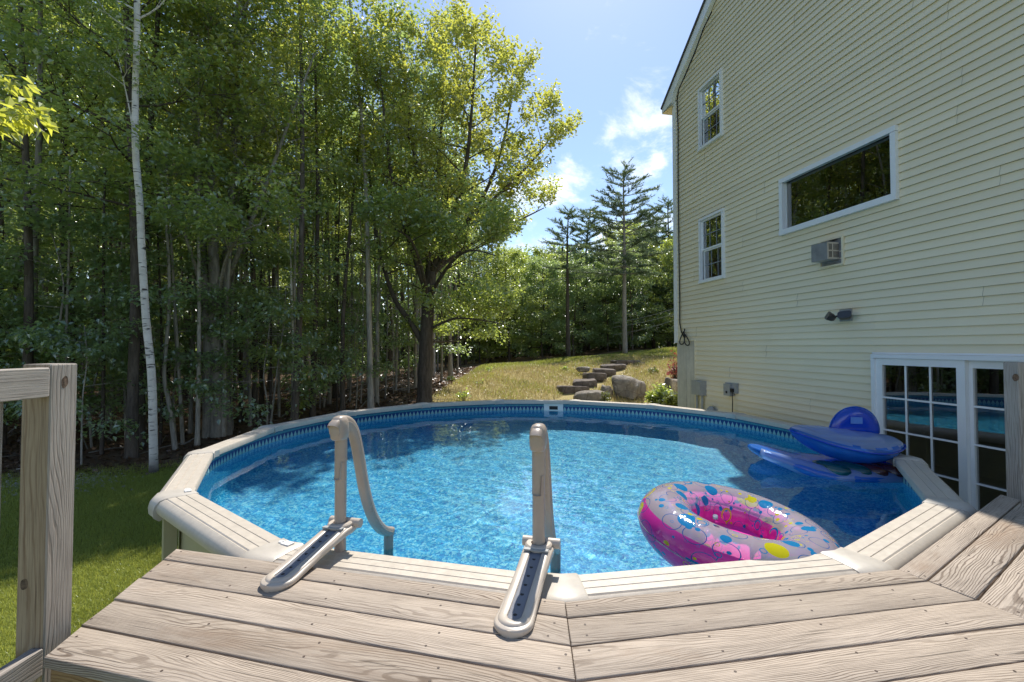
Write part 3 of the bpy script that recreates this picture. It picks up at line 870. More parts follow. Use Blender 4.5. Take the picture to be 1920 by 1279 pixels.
def build_pool():
    # rim: fifteen straight top rails, mitred at the joints, with two grooves and a rolled outer lip
    prof = [(-.098, -.055), (-.100, -.010), (-.094, -.001), (-.040, 0), (-.037, -.005), (-.034, 0), (.012, .0), (.015, -.005), (.018, 0), (.058, 0), (.064, -.006), (.070, -.003), (.096, -.014), (.112, -.034), (.117, -.058), (.110, -.082), (.085, -.088), (.03, -.06)]
    def ring(a, seg_a, off=0.0, grow=0.0, pr=prof):
        out = []
        for r, z in pr:
            cr = (APO + r + (math.copysign(grow, r) if grow else 0)) / math.cos(a - seg_a)
            p = rad_dir(a) * cr
            out.append(Vector((p.x, p.y, RIM_Z + z + off)))
        return out
    for k in range(NSEG):
        sa = va(k) + ST / 2
        rings = [ring(sa + t * ST / 2 * .9995, sa) for t in (-1, 0, 1)]
        MB().sweep(rings).build('top_rail', M['rim'], pool, angle=R(40))
    cap_prof = [(-.106, -.062), (-.108, -.004), (-.098, .006), (-.02, .0075), (.06, .0075), (.098, .000), (.122, -.026), (.131, -.062), (.128, -.10), (.10, -.125), (.06, -.11), (.02, -.07)]
    for k in range(NSEG):
        a = va(k)
        dl = .078 / PR
        rings = []
        for t, g in ((-1, -.006), (-.88, 0), (-.05, .002), (.05, .002), (.88, 0), (1, -.006)):
            aa = a + t * dl
            sa = a + (-ST / 2 if t < 0 else ST / 2)
            # the cap flares towards the outside
            pts = []
            for r, z in cap_prof:
                aa2 = a + t * dl * (1 + .28 * (r + .1) / .22)
                cr = (APO + r) / math.cos(aa2 - sa)
                p = rad_dir(aa2) * cr
                pts.append(Vector((p.x, p.y, RIM_Z + z + g)))
            rings.append(pts)
        c = MB().sweep(rings).build('rail_cap', M['cap'], pool, angle=R(38))
        p = rad_dir(a) * (APO + .0)
        er = math.atan2(rad_dir(a).y, rad_dir(a).x)
        mb = MB()
        mat = Matrix.Rotation(er, 3, 'Z')
        c0 = Vector((p.x, p.y, RIM_Z + .0115))
        mb.box(c0 + mat @ Vector((0, .018, 0)), (.036, .052, .005), mat=mat)
        for q in range(3): mb.box(c0 + mat @ Vector((-.008 + .008 * q, -.022 - .006 * (q % 2), 0)), (.006, .022, .005), mat=mat)
        if k in (0, 14): mb.build('emblem', M['white2'], c)
        # upright under the cap
        q = rad_dir(a)
        MB().box((q.x * 3.29, q.y * 3.29, (RIM_Z - .09) / 2), (.07, .17, RIM_Z - .09), rz=er).build('upright', M['poolwall'], pool)
    # outer wall sheet and bottom track
    n = 150
    mb = MB()
    ang = np.linspace(0, 2 * PI, n, endpoint=False)
    mb.sweep([[Vector((math.cos(a) * 3.235, math.sin(a) * 3.235, z)) for a in ang] for z in (0, RIM_Z - .06)], caps=False)
    mb.build('outer_wall', M['poolwall'], pool, smooth=True)
    # liner: wall, cove and floor
    rr = 3.19
    prof2 = [(rr, RIM_Z - .035), (rr, WATER_Z), (rr, .22), (rr - .03, .14), (rr - .09, FLOOR_Z + .03), (rr - .18, FLOOR_Z), (2.0, FLOOR_Z), (1.0, FLOOR_Z), (.02, FLOOR_Z)]
    mb = MB()
    mb.sweep([[Vector((math.cos(a) * r, math.sin(a) * r, z)) for a in ang] for r, z in prof2], caps=False)
    lo = mb.build('liner', M['liner'], pool, smooth=True)
    lo.cycles.is_caustics_receiver = True
    # return fitting on the far wall
    c = atz(1037, 766, 1.2) - PC
    a = math.atan2(c.x, -c.y)
    d = rad_dir(a); er = math.atan2(d.y, d.x)
    pl = MB().box((d.x * 3.182, d.y * 3.182, WATER_Z - .005), (.012, .34, .24), rz=er).build('skimmer_plate', M['white2'], pool)
    MB().box((d.x * 3.174, d.y * 3.174, WATER_Z + .045), (.006, .15, .062), rz=er).build('skimmer_slot', M['dark'], pl)
    # water surface with small wind ripples
    nr, na = 150, 300
    r = np.linspace(0.02, 3.189, nr); a = np.linspace(0, 2 * PI, na, endpoint=False)
    RR, AA = np.meshgrid(r, a, indexing='ij')
    X, Y = RR * np.cos(AA), RR * np.sin(AA)
    rs = np.random.RandomState(5)
    Z = np.zeros_like(X)
    for i in range(26):
        lam = rs.uniform(.05, .34); th = rs.uniform(0, 2 * PI)
        Z += .00030 * (lam / .3) ** 1.15 * np.sin(2 * PI / lam * (X * math.cos(th) + Y * math.sin(th)) + rs.uniform(0, 6.28)) * (.6 + .4 * np.sin(X * rs.uniform(.5, 1.6) + rs.uniform(0, 6) + Y * rs.uniform(.5, 1.6)))
    v = np.stack([X.ravel(), Y.ravel(), Z.ravel()], 1)
    i = (np.arange(na)[None, :] + na * np.arange(nr - 1)[:, None]); j = ((np.arange(na)[None, :] + 1) % na + na * np.arange(nr - 1)[:, None])
    f = np.stack([i, i + na, j + na, j], -1).reshape(-1, 4)
    w = link('water', np_mesh('water', v, f, M['water'], True), loc=(PC.x, PC.y, WATER_Z))
    tag(w, kind='structure')
    w.cycles.is_caustics_caster = True
build_pool()

# ------------------------------------------------------------------ deck
DECK_Z, DECK_T, BW, GAP = 1.355, 0.032, 0.1375, 0.0075
DAPO = 3.352
deck = tag(empty('wooden_deck', (PC.x, PC.y - 3.7, 0)), 'weathered grey timber deck wrapped around the near side of the pool', 'deck')
deck_inv = Vector((PC.x, PC.y - 3.7, 0))

def line_hit(p, d, q, e):
    """where p + d t meets q + e u (2D)"""
    den = d.x * e.y - d.y * e.x
    t = ((q.x - p.x) * e.y - (q.y - p.y) * e.x) / den
    return p + d * t

def board(poly, ang, zj=0.0, mat=None, name='deck_board', T=DECK_T, top=DECK_Z):
    """one plank from its outline (counter-clockwise, world xy); origin at its middle, grain along local x, eased top edges"""
    c = sum(poly, Vector((0, 0, 0))) / len(poly)
    rot = Matrix.Rotation(-ang, 3, 'Z')
    loc = [rot @ (p - c) for p in poly]
    n = len(loc)
    def inset(b):
        out = []
        for i in range(n):
            p, q, r_ = loc[i - 1], loc[i], loc[(i + 1) % n]
            e1 = (q - p).normalized(); e2 = (r_ - q).normalized()
            n1 = Vector((-e1.y, e1.x, 0)); n2 = Vector((-e2.y, e2.x, 0))
            out.append(line_hit(p + n1 * b, e1, q + n2 * b, e2) if abs(e1.cross(e2).z) > 1e-3 else q + n1 * b)
        return out
    b = .0045
    i1, i2 = inset(b * .35), inset(b)
    rings = [[Vector((p.x, p.y, z)) for p in L] for L, z in ((loc, -T), (loc, -b), (i1, -b * .35), (i2, 0))]
    mb = MB().sweep(rings)
    return mb.build(name, mat or M['deck'], deck, (c.x - deck_inv.x, c.y - deck_inv.y, top + zj), (0, 0, ang), angle=R(60))

def build_deck():
    rng = random.Random(11)
    secs = []
    lA0, lA1 = atz(347, 1016, DECK_Z), atz(105, 1210, DECK_Z)
    rC0 = atz(1857, 921, DECK_Z)
    big = 50
    for k, (left, right) in enumerate((((lA0, (lA1 - lA0).normalized()), 1), (1, 2), (2, (rC0, Vector((.06, -1, 0)).normalized())))):
        sa = va(k) + ST / 2
        w = rad_dir(sa); e = Vector((-w.y, w.x, 0))
        def ln(x, sgn):
            if isinstance(x, tuple): return x
            return (PC + e * (sgn * .0012), rad_dir(va(x)))
        L, Rr = ln(left, 1), ln(right, -1)
        for j in range(5):
            wj = (.094 if j == 0 else BW)
            r0 = DAPO + (0 if j == 0 else .094 + GAP + (j - 1) * (BW + GAP))
            r1 = r0 + wj
            a0, a1 = PC + w * r0, PC + w * r1
            pts = [line_hit(a0, e, *L), line_hit(a1, e, *L), line_hit(a1, e, *Rr), line_hit(a0, e, *Rr)]
            pts = [Vector((p.x, p.y, 0)) for p in pts]
            if k == 0:
                for q in (0, 1): pts[q] += e * rng.uniform(-.006, .006)
            o = board(pts, math.atan2(e.y, e.x), rng.uniform(-.0015, .0015))
            # screw heads in pairs over the joists: one joined part per board
            mb = MB()
            Ls = (pts[3] - pts[0]).length
            c = sum(pts, Vector()) / 4
            for t in np.arange(.035, Ls, .41):
                for u in (.25, .75):
                    if rng.random() < .12: continue
                    x = -Ls / 2 + t + rng.uniform(-.012, .012); y = (u - .5) * wj + rng.uniform(-.01, .01)
                    q = Vector((x, y, .0008))
                    mb.add([q + Vector((math.cos(a) * .0042, math.sin(a) * .0042, 0)) for a in np.linspace(0, 2 * PI, 8, endpoint=False)], [tuple(range(8))])
            if mb.v:
                s = mb.build('screw_heads', M['nail'], o)
                tag(s, kind='stuff')
        # fascia under the outer edge and joists below
        ro = DAPO + .094 + 4 * (BW + GAP) - .03
        a0 = PC + w * ro
        p, q = line_hit(a0, e, *L), line_hit(a0, e, *Rr)
        for (rr, mat, nm, hgt) in ((ro, M['fascia'], 'fascia_board', .235), (DAPO + .10, M['fascia'], 'joist', .18)):
            a0 = PC + w * rr
            p, q = line_hit(a0, e, *L), line_hit(a0, e, *Rr)
            p = p + e * .03
            q = q - e * .002
            Ln = (q - p).length
            o = MB().box((0, 0, 0), (Ln, .036, hgt)).build(nm, mat, deck, ((p.x + q.x) / 2 - deck_inv.x, (p.y + q.y) / 2 - deck_inv.y, DECK_Z - DECK_T - .003 - hgt / 2), (0, 0, math.atan2(e.y, e.x)))
        m = (p + q) / 2 + w * .3
        MB().box((0, 0, 0), (.09, .09, 1.1)).build('support_post', M['fascia'], deck, (m.x - deck_inv.x, m.y - deck_inv.y, .55), (0, 0, sa))
build_deck()

def timber(c, size, grain='z', mat=None, parent=None, name='post', b=.004, origin=None, slant=0):
    """a sawn timber with eased edges whose local x is its grain"""
    L = {'z': size[2], 'y': size[1], 'x': size[0]}[grain]
    if grain == 'z': w, h = size[0], size[1]
    elif grain == 'y': w, h = size[0], size[2]
    else: w, h = size[1], size[2]
    sec = []
    for sx, sy in ((-1, -1), (1, -1), (1, 1), (-1, 1)):
        x, y = sx * w / 2, sy * h / 2
        if sx * sy > 0: sec += [(x, y - sy * b), (x - sx * b, y)] if False else [(x - sx * b, y), (x, y - sy * b)] if sx < 0 and False else [(x, y - sy * b), (x - sx * b, y)]
        else: sec += [(x - sx * b, y), (x, y - sy * b)]
    # order the section round its middle
    sec.sort(key=lambda p: math.atan2(p[1], p[0]))
    rings = [[Vector((t, p[0] * k, p[1] * k)) for p in sec] for t, k in ((-L / 2, .96), (-L / 2 + b, 1), (L / 2 - b, 1), (L / 2, .96))]
    if slant:
        for r in rings[2:]:
            for p in r: p.x += slant * p.y
    rot = {'z': Matrix(((0, 1, 0), (0, 0, 1), (1, 0, 0))).to_euler(), 'y': Matrix(((0, 1, 0), (1, 0, 0), (0, 0, -1))).to_euler(), 'x': Matrix.Identity(3).to_euler()}[grain]
    c = Vector(c) - (origin or Vector())
    return MB().sweep(rings).build(name, mat or M['rail'], parent, c, rot)

M['knotw'] = simple('knot_wood', (0.17, 0.12, 0.088), 0.85, 0.2, 0.35, 90)
def build_railing():
    X, Y = -1.475, 1.478
    org = Vector((X - .045, Y + .045, 0))
    r = tag(empty('deck_railing', org), 'weathered timber railing with a square end post at the deck edge', 'railing')
    po = timber((X - .0465, Y + .0465, 1.22), (.093, .093, 1.99), 'z', None, r, 'post', .004, org)
    po.data.materials.append(M['tan'])
    for pl in po.data.polygons:
        if (po.matrix_basis.to_3x3() @ pl.normal).y < -.8: pl.material_index = 1
    timber((X - .019, Y - .62, 2.158), (.038, 1.235, .094), 'y', None, r, 'top_rail', .003, org)
    timber((X - .019, Y - .62, 1.281), (.038, 1.235, .086), 'y', None, r, 'bottom_rail', .003, org)
    for i in range(4):
        timber((X - .0575, Y - .115 - .125 * i, 1.70), (.035, .035, .86), 'z', None, r, 'baluster', .002, org)
    for q, (kx, ky, kz, ax) in enumerate(((X, Y + .047, 2.155, 0), (X - .068, Y, 1.52, 1))):
        kb = MB()
        kb.sweep([[Vector((kx + (dd if ax == 0 else math.cos(a) * rr) - org.x, ky + (math.cos(a) * rr if ax == 0 else -dd) - org.y, kz + math.sin(a) * rr * (1.7 + .3 * math.sin(a * 2 + q))) ) for a in np.linspace(0, 2 * PI, 14, endpoint=False)] for rr, dd in ((.0125, -.002), (.0115, .0006), (.007, .0002), (.002, .0008))], caps=True)
        kb.build('knot', M['knotw'], r)
    # knots: dark rings of the wood where a branch was, on the post's faces
    # second post, at the far end of the deck
    p2 = at(1906, 700, 2.98)
    o2 = Vector((p2.x + .012, 2.98, 0))
    g = tag(empty('gate_post', o2), 'weathered square timber post with a knot beside the patio door', 'post')
    timber((o2.x, o2.y, 1.17), (.10, .10, 2.005), 'z', None, g, 'post', .007, o2)
    k = at(1905, 708, 2.928)
    kn = MB()
    kn.sweep([[Vector((k.x - o2.x + math.cos(a) * rr, k.y - o2.y + dy, k.z + math.sin(a) * rr * 1.15)) for a in np.linspace(0, 2 * PI, 14, endpoint=False)] for rr, dy in ((.021, .003), (.019, -.0005), (.012, .002), (.004, .0035))], caps=True)
    kn.build('knot', M['knotw'], g)
build_railing()

# ------------------------------------------------------------------ pool ladder
def build_ladder():
    u = rad_dir(va(0) + ST / 2)          # outwards over section A
    e = Vector((-u.y, u.x, 0))
    inn = -u
    pA, pB = Vector((-.805, 2.185, 0)), Vector((.112, 1.955, 0))
    org = (pA + pB) / 2
    lad = tag(empty('pool_ladder', org), 'taupe plastic pool ladder with two curved handrails clamped over the deck', 'pool ladder')
    def P(base, q, x, z): return base + inn * q + e * x + Vector((0, 0, z)) - org
    for base in (pA, pB):
        # upright tube
        MB().tube([P(base, 0, 0, .75), P(base, 0, 0, 1.86)], .0265, 24).build('post', M['ladder'], lad, angle=R(40))
        # upper sleeve slid over the tube, with a stepped lower edge
        sl = MB()
        n = 32
        lower = []
        for i in range(n):
            a = 2 * PI * i / n
            lower.append(1.655 if abs(a - PI - .35) < .95 else 1.735)
        r1 = [P(base, math.cos(2 * PI * i / n) * .0281, math.sin(2 * PI * i / n) * .0281, lower[i]) for i in range(n)]
        r2 = [P(base, math.cos(2 * PI * i / n) * .0281, math.sin(2 * PI * i / n) * .0281, 1.87) for i in range(n)]
        r0 = [P(base, math.cos(2 * PI * i / n) * .0405, math.sin(2 * PI * i / n) * .0265, lower[i] + .001) for i in range(n)]
        sl.sweep([r0, r1, r2], caps=False)
        sl.build('sleeve', M['ladder'], lad, angle=R(40))
        # handrail: a flattened hollow-backed grip, from a blunt nose over the post down to the inner leg
        ctrl = [(-.055, 1.885), (-.050, 1.90), (.0, 1.918), (.05, 1.905), (.095, 1.86), (.13, 1.78), (.16, 1.68), (.195, 1.56), (.245, 1.44), (.305, 1.345), (.375, 1.275), (.445, 1.235), (.475, 1.225)]
        pts = []
        for i in range(len(ctrl) - 1):
            for t in np.linspace(0, 1, 4, endpoint=False):
                p0 = ctrl[max(i - 1, 0)]; p1 = ctrl[i]; p2 = ctrl[i + 1]; p3 = ctrl[min(i + 2, len(ctrl) - 1)]
                f = lambda a, b, c, d: .5 * (2 * b + (c - a) * t + (2 * a - 5 * b + 4 * c - d) * t * t + (3 * b - a - 3 * c + d) * t ** 3)
                pts.append((f(p0[0], p1[0], p2[0], p3[0]), f(p0[1], p1[1], p2[1], p3[1])))
        pts.append(ctrl[-1])
        rings = []
        m = len(pts)
        for i, (q, z) in enumerate(pts):
            q0, z0 = pts[max(i - 1, 0)]; q1, z1 = pts[min(i + 1, m - 1)]
            t = Vector((q1 - q0, z1 - z0)).normalized() if (q1, z1) != (q0, z0) else Vector((1, 0))
            if i < 3: t = Vector((1, .12)).normalized()
            nrm = Vector((-t.y, t.x))
            k = i / (m - 1)
            w = .027 - .002 * min(1, k * 3)                     # half width
            d1 = .031 if k < .12 else .031 - .005 * min(1, (k - .12) * 4)   # half depth
            if i == 0: w *= .78; d1 *= .78
            ring = []
            for j in range(20):
                a = 2 * PI * j / 20
                ca, sa = math.cos(a), math.sin(a)
                x = math.copysign(abs(ca) ** .62, ca) * w
                d = math.copysign(abs(sa) ** .62, sa) * d1
                # long groove down the outer side
                ring.append(P(base, q + nrm.x * d, x, z + nrm.y * d))
            rings.append(ring)
        MB().sweep(rings).build('handrail', M['ladder'], lad, angle=R(60))
        # blunt nose block under the top of the rail
        nose = []
        for z, k in ((1.838, .80), (1.846, .96), (1.87, 1.03), (1.90, 1.03), (1.925, .95), (1.942, .72), (1.948, .35)):
            nose.append([P(base, -.012 + math.copysign(abs(math.cos(a)) ** .75, math.cos(a)) * .044 * k, math.copysign(abs(math.sin(a)) ** .75, math.sin(a)) * .0335 * k, z) for a in np.linspace(0, 2 * PI, 24, endpoint=False)])
        MB().sweep(nose).build('handrail_nose', M['ladder'], lad, angle=R(50))
        # dark seam line along the rail's side
        seam = [P(base, q - .012 * 0, 0.0262 - .002 * min(1, 3 * i / (m - 1)), z) for i, (q, z) in enumerate(pts) if 6 < i < m - 3]
        MB().tube(seam, .0036, 6).build('seam_bead', M['ladder'], lad)
        # inner leg going down into the water
        MB().tube([P(base, .452, 0, .35), P(base, .452, 0, 1.235)], .0265, 20).build('lower_leg', M['ladder'], lad, angle=R(40))
        # foot: clamp plate round the post, two arms, rounded end lying on the deck
        L = .455 if base is pA else .50
        tz = lambda q: DECK_Z + .014 + .026 * max(0, min(1, (q + .42) / .36))   # underside rises towards the rim
        zb = lambda q: DECK_Z + .0005 + .045 * max(0, min(1, (q + L * .80) / (L * .72)))
        zt = lambda q: zb(q) + .024 + .010 * max(0, min(1, (q + L) / L))
        hwid = lambda q: (.0655 * math.sqrt(max(0, 1 - ((q + L - .0655) / .0655) ** 2)) if q < -L + .0655 else float(np.interp(q, [-L + .0655, -L + .16, -.20, -.08, .01, .05], [.0655, .0615, .0575, .0605, .064, .058])))
        def strip(qs, hw, z0, z1, nm, mat, b=.008, par=None):
            rings = []
            for n_, q in enumerate(qs):
                w = max(hw(q), .002); bb = min(b, w * .6)
                rings.append([P(base, q, x, z) for x, z in ((-w + bb, z0(q)), (w - bb, z0(q)), (w, z0(q) + bb), (w, z1(q) - bb), (w - bb * .3, z1(q) - bb * .3), (w - bb, z1(q)), (-w + bb, z1(q)), (-w + bb * .3, z1(q) - bb * .3), (-w, z1(q) - bb), (-w, z0(q) + bb))])
            return MB().sweep(rings).build(nm, mat, par or lad, angle=R(48))
        qs = [-L + .0655 * (1 - math.cos(t)) for t in np.linspace(.06, PI / 2, 12)] + list(np.linspace(-L + .08, .05, 26))
        ft = strip(qs, hwid, zb, zt, 'foot', M['foot'])
        # grey inlay in a trough: recess rim as two raised side rails
        for sx in (-1, 1):
            rail = []
            for q in np.linspace(-L + .075, -.005, 12):
                zz = zt(q)
                rail.append([P(base, q, sx * (.0285 + a), zz + b) for a, b in ((-.006, -.004), (-.004, .005), (.0, .007), (.018, .007), (.025, .003), (.0285, -.004))])
            MB().sweep(rail).build('foot_rail', M['foot'], lad, angle=R(50))
        end = []
        for a in np.linspace(PI / 2, 3 * PI / 2, 14):
            cq, cx = -L + .075, 0
            zz = zt(cq)
            end.append([P(base, cq + math.cos(a) * rr, math.sin(a) * rr, zz + b) for rr, b in ((.0225, -.004), (.0245, .005), (.0285, .007), (.046, .007), (.053, .003), (.057, -.004))])
        MB().sweep(end).build('foot_rail', M['foot'], lad, angle=R(50))
        iq = [-L + .075 - .0215 * math.cos(t) for t in np.linspace(.05, PI / 2, 8)] + list(np.linspace(-L + .09, -.02, 18))
        io = strip(iq, lambda q: .0228 * math.sqrt(max(0, 1 - ((q + L - .075) / .0215) ** 2)) if q < -L + .075 else .0228, lambda q: zt(q) - .004, lambda q: zt(q) + .0016, 'insert', M['insert'], .0008)
        for i in range(7):
            q = -L + .085 + i * (L - .175) / 6.2
            zz = zt(q) + .0022
            MB().tube([P(base, q, 0, zz - .004), P(base, q, 0, zz)], .0068, 12).build('hole', M['dark'], lad)
        # clamp: collar round the post and a knob
        MB().sweep([[P(base, math.cos(a) * rr * 1.05, math.sin(a) * rr, zt(0) + dz) for a in np.linspace(0, 2 * PI, 24, endpoint=False)] for rr, dz in ((.056, -.002), (.056, .012), (.050, .018), (.032, .018), (.030, -.002))], caps=False).build('collar', M['foot'], lad, angle=R(40))
        MB().tube([P(base, .035, -.075, zt(0) + .005), P(base, .035, .085, zt(0) + .005)], .021, 16).build('clamp_bar', M['foot'], lad, angle=R(40))
        MB().box(P(base, -.055, 0, zt(-.055) + .013), (.10, .022, .006), mat=Matrix((e, -inn, Vector((0, 0, 1)))).transposed()).build('latch_strip', M['greyplastic'], lad)
build_ladder()

# ------------------------------------------------------------------ floats
def vinyl(name, tint, alpha_deep=0.5, rough=0.06, dif=None, dots=False):
    """clear inflated vinyl: light passes through tinted, the skin shines"""
    s = NT(name)
    tr = s.n('BsdfTransparent'); s.set(tr.inputs[0], tint)
    df = s.n('BsdfDiffuse'); s.set(df.inputs['Color'], dif or tint)
    tl = s.n('BsdfTranslucent'); s.set(tl.inputs['Color'], dif or tint)
    m0 = s.n('MixShader'); m0.inputs[0].default_value = .5; s.set(m0.inputs[1], df.outputs[0]); s.set(m0.inputs[2], tl.outputs[0])
    lw = s.n('LayerWeight'); lw.inputs[0].default_value = .35
    m1 = s.n('MixShader'); s.set(m1.inputs[0], s.rng(lw.outputs['Facing'], 0, 1, alpha_deep, min(1, alpha_deep + .45))); s.set(m1.inputs[1], tr); s.set(m1.inputs[2], m0)
    gl = s.n('BsdfGlossy'); gl.inputs['Roughness'].default_value = rough
    wr = s.noise(s.obj(), 9, 4, .6)
    s.set(gl.inputs['Normal'], s.bump(wr, .25, .02))
    fr = s.n('Fresnel'); fr.inputs[0].default_value = 1.5
    m2 = s.n('MixShader'); s.set(m2.inputs[0], s.math('ADD', s.math('MULTIPLY', fr.outputs[0], .9), .03, clamp=True)); s.set(m2.inputs[1], m1); s.set(m2.inputs[2], gl)
    return s.done(m2.outputs[0])
M['vblue'] = vinyl('blue_vinyl', (0.26, 0.55, 1.0), .50, .07, (0.025, 0.26, 0.98))
M['vblue2'] = vinyl('deep_blue_vinyl', (0.04, 0.16, 0.9), .72, .10, (0.010, 0.12, 0.88))
M['vclear'] = vinyl('clear_vinyl', (0.85, 0.90, 0.97), .30, .06, (0.70, 0.78, 0.9))
M['vsky'] = vinyl('sky_tinted_vinyl', (0.6, 0.76, 1.0), .48, .06, (0.45, 0.62, 1.0))  # sky reflected by the clear upper skin, put into its tint
M['vgreen'] = vinyl('teal_vinyl', (0.05, 0.5, 0.45), .6, .1, (0.01, 0.16, 0.17))
M['vbrown'] = vinyl('maroon_vinyl', (0.4, 0.1, 0.06), .75, .12, (0.13, 0.03, 0.025))

def tube_mat():
    s = NT('printed_tube_vinyl')
    uv = s.n('UVMap'); uv.uv_map = 'UVMap'
    su = s.n('SeparateXYZ'); s.set(su.inputs[0], uv.outputs[0])
    def layer(scale, seed, rmin, rmax, prob):
        vo = s.n('TexVoronoi', voronoi_dimensions='2D'); vo.inputs['Randomness'].default_value = .75
        s.set(vo.inputs['Vector'], s.mapping(uv.outputs[0], loc=(seed, seed * .7, 0))); vo.inputs['Scale'].default_value = scale
        c = s.n('SeparateColor'); s.set(c.inputs[0], vo.outputs['Color'])
        rad = s.rng(c.outputs[0], 0, 1, rmin, rmax)
        d = vo.outputs['Distance']
        disc = s.math('LESS_THAN', d, rad)
        ring = s.math('LESS_THAN', s.math('ABSOLUTE', s.math('SUBTRACT', d, s.math('MULTIPLY', rad, .85))), s.math('MULTIPLY', rad, .13))
        isring = s.math('GREATER_THAN', c.outputs[1], .68)
        shape = s.math('ADD', s.math('MULTIPLY', isring, ring), s.math('MULTIPLY', s.math('SUBTRACT', 1.0, isring), disc))
        on = s.math('LESS_THAN', c.outputs[2], prob)
        col = s.mix(s.math('GREATER_THAN', s.math('FRACT', s.math('MULTIPLY', c.outputs[2], 7.31)), .55), (0.008, 0.25, 0.55), (0.66, 0.62, 0.012))
        return s.math('MULTIPLY', shape, on), col, c
    m1, c1, _ = layer(9.0, 3.3, .15, .42, .66)
    m2, c2, _ = layer(24, 9.1, .12, .34, .40)
    # large thin outlines
    vo = s.n('TexVoronoi', voronoi_dimensions='2D'); s.set(vo.inputs['Vector'], s.mapping(uv.outputs[0], loc=(5.5, 1.2, 0))); vo.inputs['Scale'].default_value = 8
    thin = s.math('LESS_THAN', s.math('ABSOLUTE', s.math('SUBTRACT', vo.outputs['Distance'], .33)), .013)
    mask = s.math('MAXIMUM', s.math('MAXIMUM', m1, m2), thin)
    col = s.mix(m1, s.mix(m2, (0.01, 0.12, 0.40), c2), c1)
    tr = s.n('BsdfTransparent'); tr.inputs[0].default_value = (.92, .95, .98, 1)
    df = s.n('BsdfDiffuse'); df.inputs['Color'].default_value = (.88, .80, .88, 1)
    dt = s.n('BsdfTranslucent'); dt.inputs['Color'].default_value = (.92, .95, 1, 1)
    dm = s.n('MixShader'); dm.inputs[0].default_value = .2; s.set(dm.inputs[1], df); s.set(dm.inputs[2], dt)
    m0 = s.n('MixShader'); m0.inputs[0].default_value = .34; s.set(m0.inputs[1], tr); s.set(m0.inputs[2], dm)
    pd = s.n('BsdfDiffuse'); s.set(pd.inputs['Color'], col)
    pt = s.n('BsdfTranslucent'); s.set(pt.inputs['Color'], col)
    pm = s.n('MixShader'); pm.inputs[0].default_value = .4; s.set(pm.inputs[1], pd); s.set(pm.inputs[2], pt)
    # pink lower half of the skin
    pk = s.n('BsdfDiffuse'); pk.inputs['Color'].default_value = (.85, .05, .45, 1)
    pk2 = s.n('BsdfTranslucent'); pk2.inputs['Color'].default_value = (1.0, .10, .58, 1)
    pkm = s.n('MixShader'); pkm.inputs[0].default_value = .5; s.set(pkm.inputs[1], pk); s.set(pkm.inputs[2], pk2)
    at_ = s.n('Attribute'); at_.attribute_name = 'lower'
    low = s.rng(at_.outputs['Fac'], .45, .55)
    a = s.n('MixShader'); s.set(a.inputs[0], low); s.set(a.inputs[1], m0); s.set(a.inputs[2], pkm)
    b = s.n('MixShader'); s.set(b.inputs[0], mask); s.set(b.inputs[1], a); s.set(b.inputs[2], pm)
    gl = s.n('BsdfGlossy'); gl.inputs['Roughness'].default_value = .07
    wr = s.noise(s.obj(), 14, 4, .6)
    s.set(gl.inputs['Normal'], s.bump(wr, .25, .02))
    fr = s.n('Fresnel'); fr.inputs[0].default_value = 1.5
    c = s.n('MixShader'); s.set(c.inputs[0], s.math('ADD', s.math('MULTIPLY', fr.outputs[0], .9), .02, clamp=True)); s.set(c.inputs[1], b); s.set(c.inputs[2], gl)
    return s.done(c.outputs[0])
M['tube'] = tube_mat()
M['pinksheet'] = simple('pink_vinyl_sheet', (0.85, 0.06, 0.46), .25, .5, .08, 9)

def build_swim_ring():
    Rm, rm = .362, .150
    nu, nv = 96, 36
    rs = np.random.RandomState(2)
    V, F, UV, LOW = [], [], [], []
    for i in range(nu):
        a = 2 * PI * i / nu
        puck = 1 + .010 * math.sin(a * 19) + .008 * math.sin(a * 7 + 1)
        for j in range(nv):
            b = 2 * PI * j / nv
            inner = max(0, -math.cos(b))
            rr = rm * (1 + (puck - 1) * (.5 + 2.2 * inner))
            x = Rm + rr * math.cos(b)
            V.append((x * math.cos(a), x * math.sin(a), rm * .94 * math.sin(b)))
            LOW.append(1.0 if math.sin(b) < (.50 if math.cos(b) > 0 else .42) else 0.0)
    for i in range(nu):
        for j in range(nv):
            a, b = i * nv + j, i * nv + (j + 1) % nv
            c, d = ((i + 1) % nu) * nv + (j + 1) % nv, ((i + 1) % nu) * nv + j
            F.append((a, d, c, b))
            UV += [(i / nu * 2.1, j / nv * .90), ((i + 1) / nu * 2.1, j / nv * .90), ((i + 1) / nu * 2.1, (j + 1) / nv * .90), (i / nu * 2.1, (j + 1) / nv * .90)]
    me = np_mesh('swim_ring', np.array(V), np.array(F), M['tube'], True)
    uvl = me.uv_layers.new(name='UVMap')
    uvl.data.foreach_set('uv', np.array(UV, np.float32).ravel())
    at_ = me.attributes.new('lower', 'FLOAT', 'POINT')
    at_.data.foreach_set('value', np.array(LOW, np.float32))
    o = link('swim_ring', me, None, None, (1.215, 2.545, WATER_Z + .105), (R(7), R(6), R(20)))
    tag(o, 'clear swim ring printed with coloured dots over a pink underside', 'swim ring')
    # weld seams round the tube and the valve are parts
    MB().tube([Vector(((Rm + rm * 1.008) * math.cos(a), (Rm + rm * 1.008) * math.sin(a), -.012)) for a in np.linspace(0, 2 * PI, 81)], .004, 5).build('weld_seam', M['vclear'], o)
    MB().add([Vector((.225 * math.cos(a), .225 * math.sin(a), -.03 + .008 * math.sin(3 * a))) for a in np.linspace(0, 2 * PI, 40, endpoint=False)], [tuple(range(40))]).build('seat_sheet', M['pinksheet'], o)
    MB().tube([(-.30, -.14, .168), (-.305, -.142, .180)], .012, 10).build('valve', M['vclear'], o)
build_swim_ring()

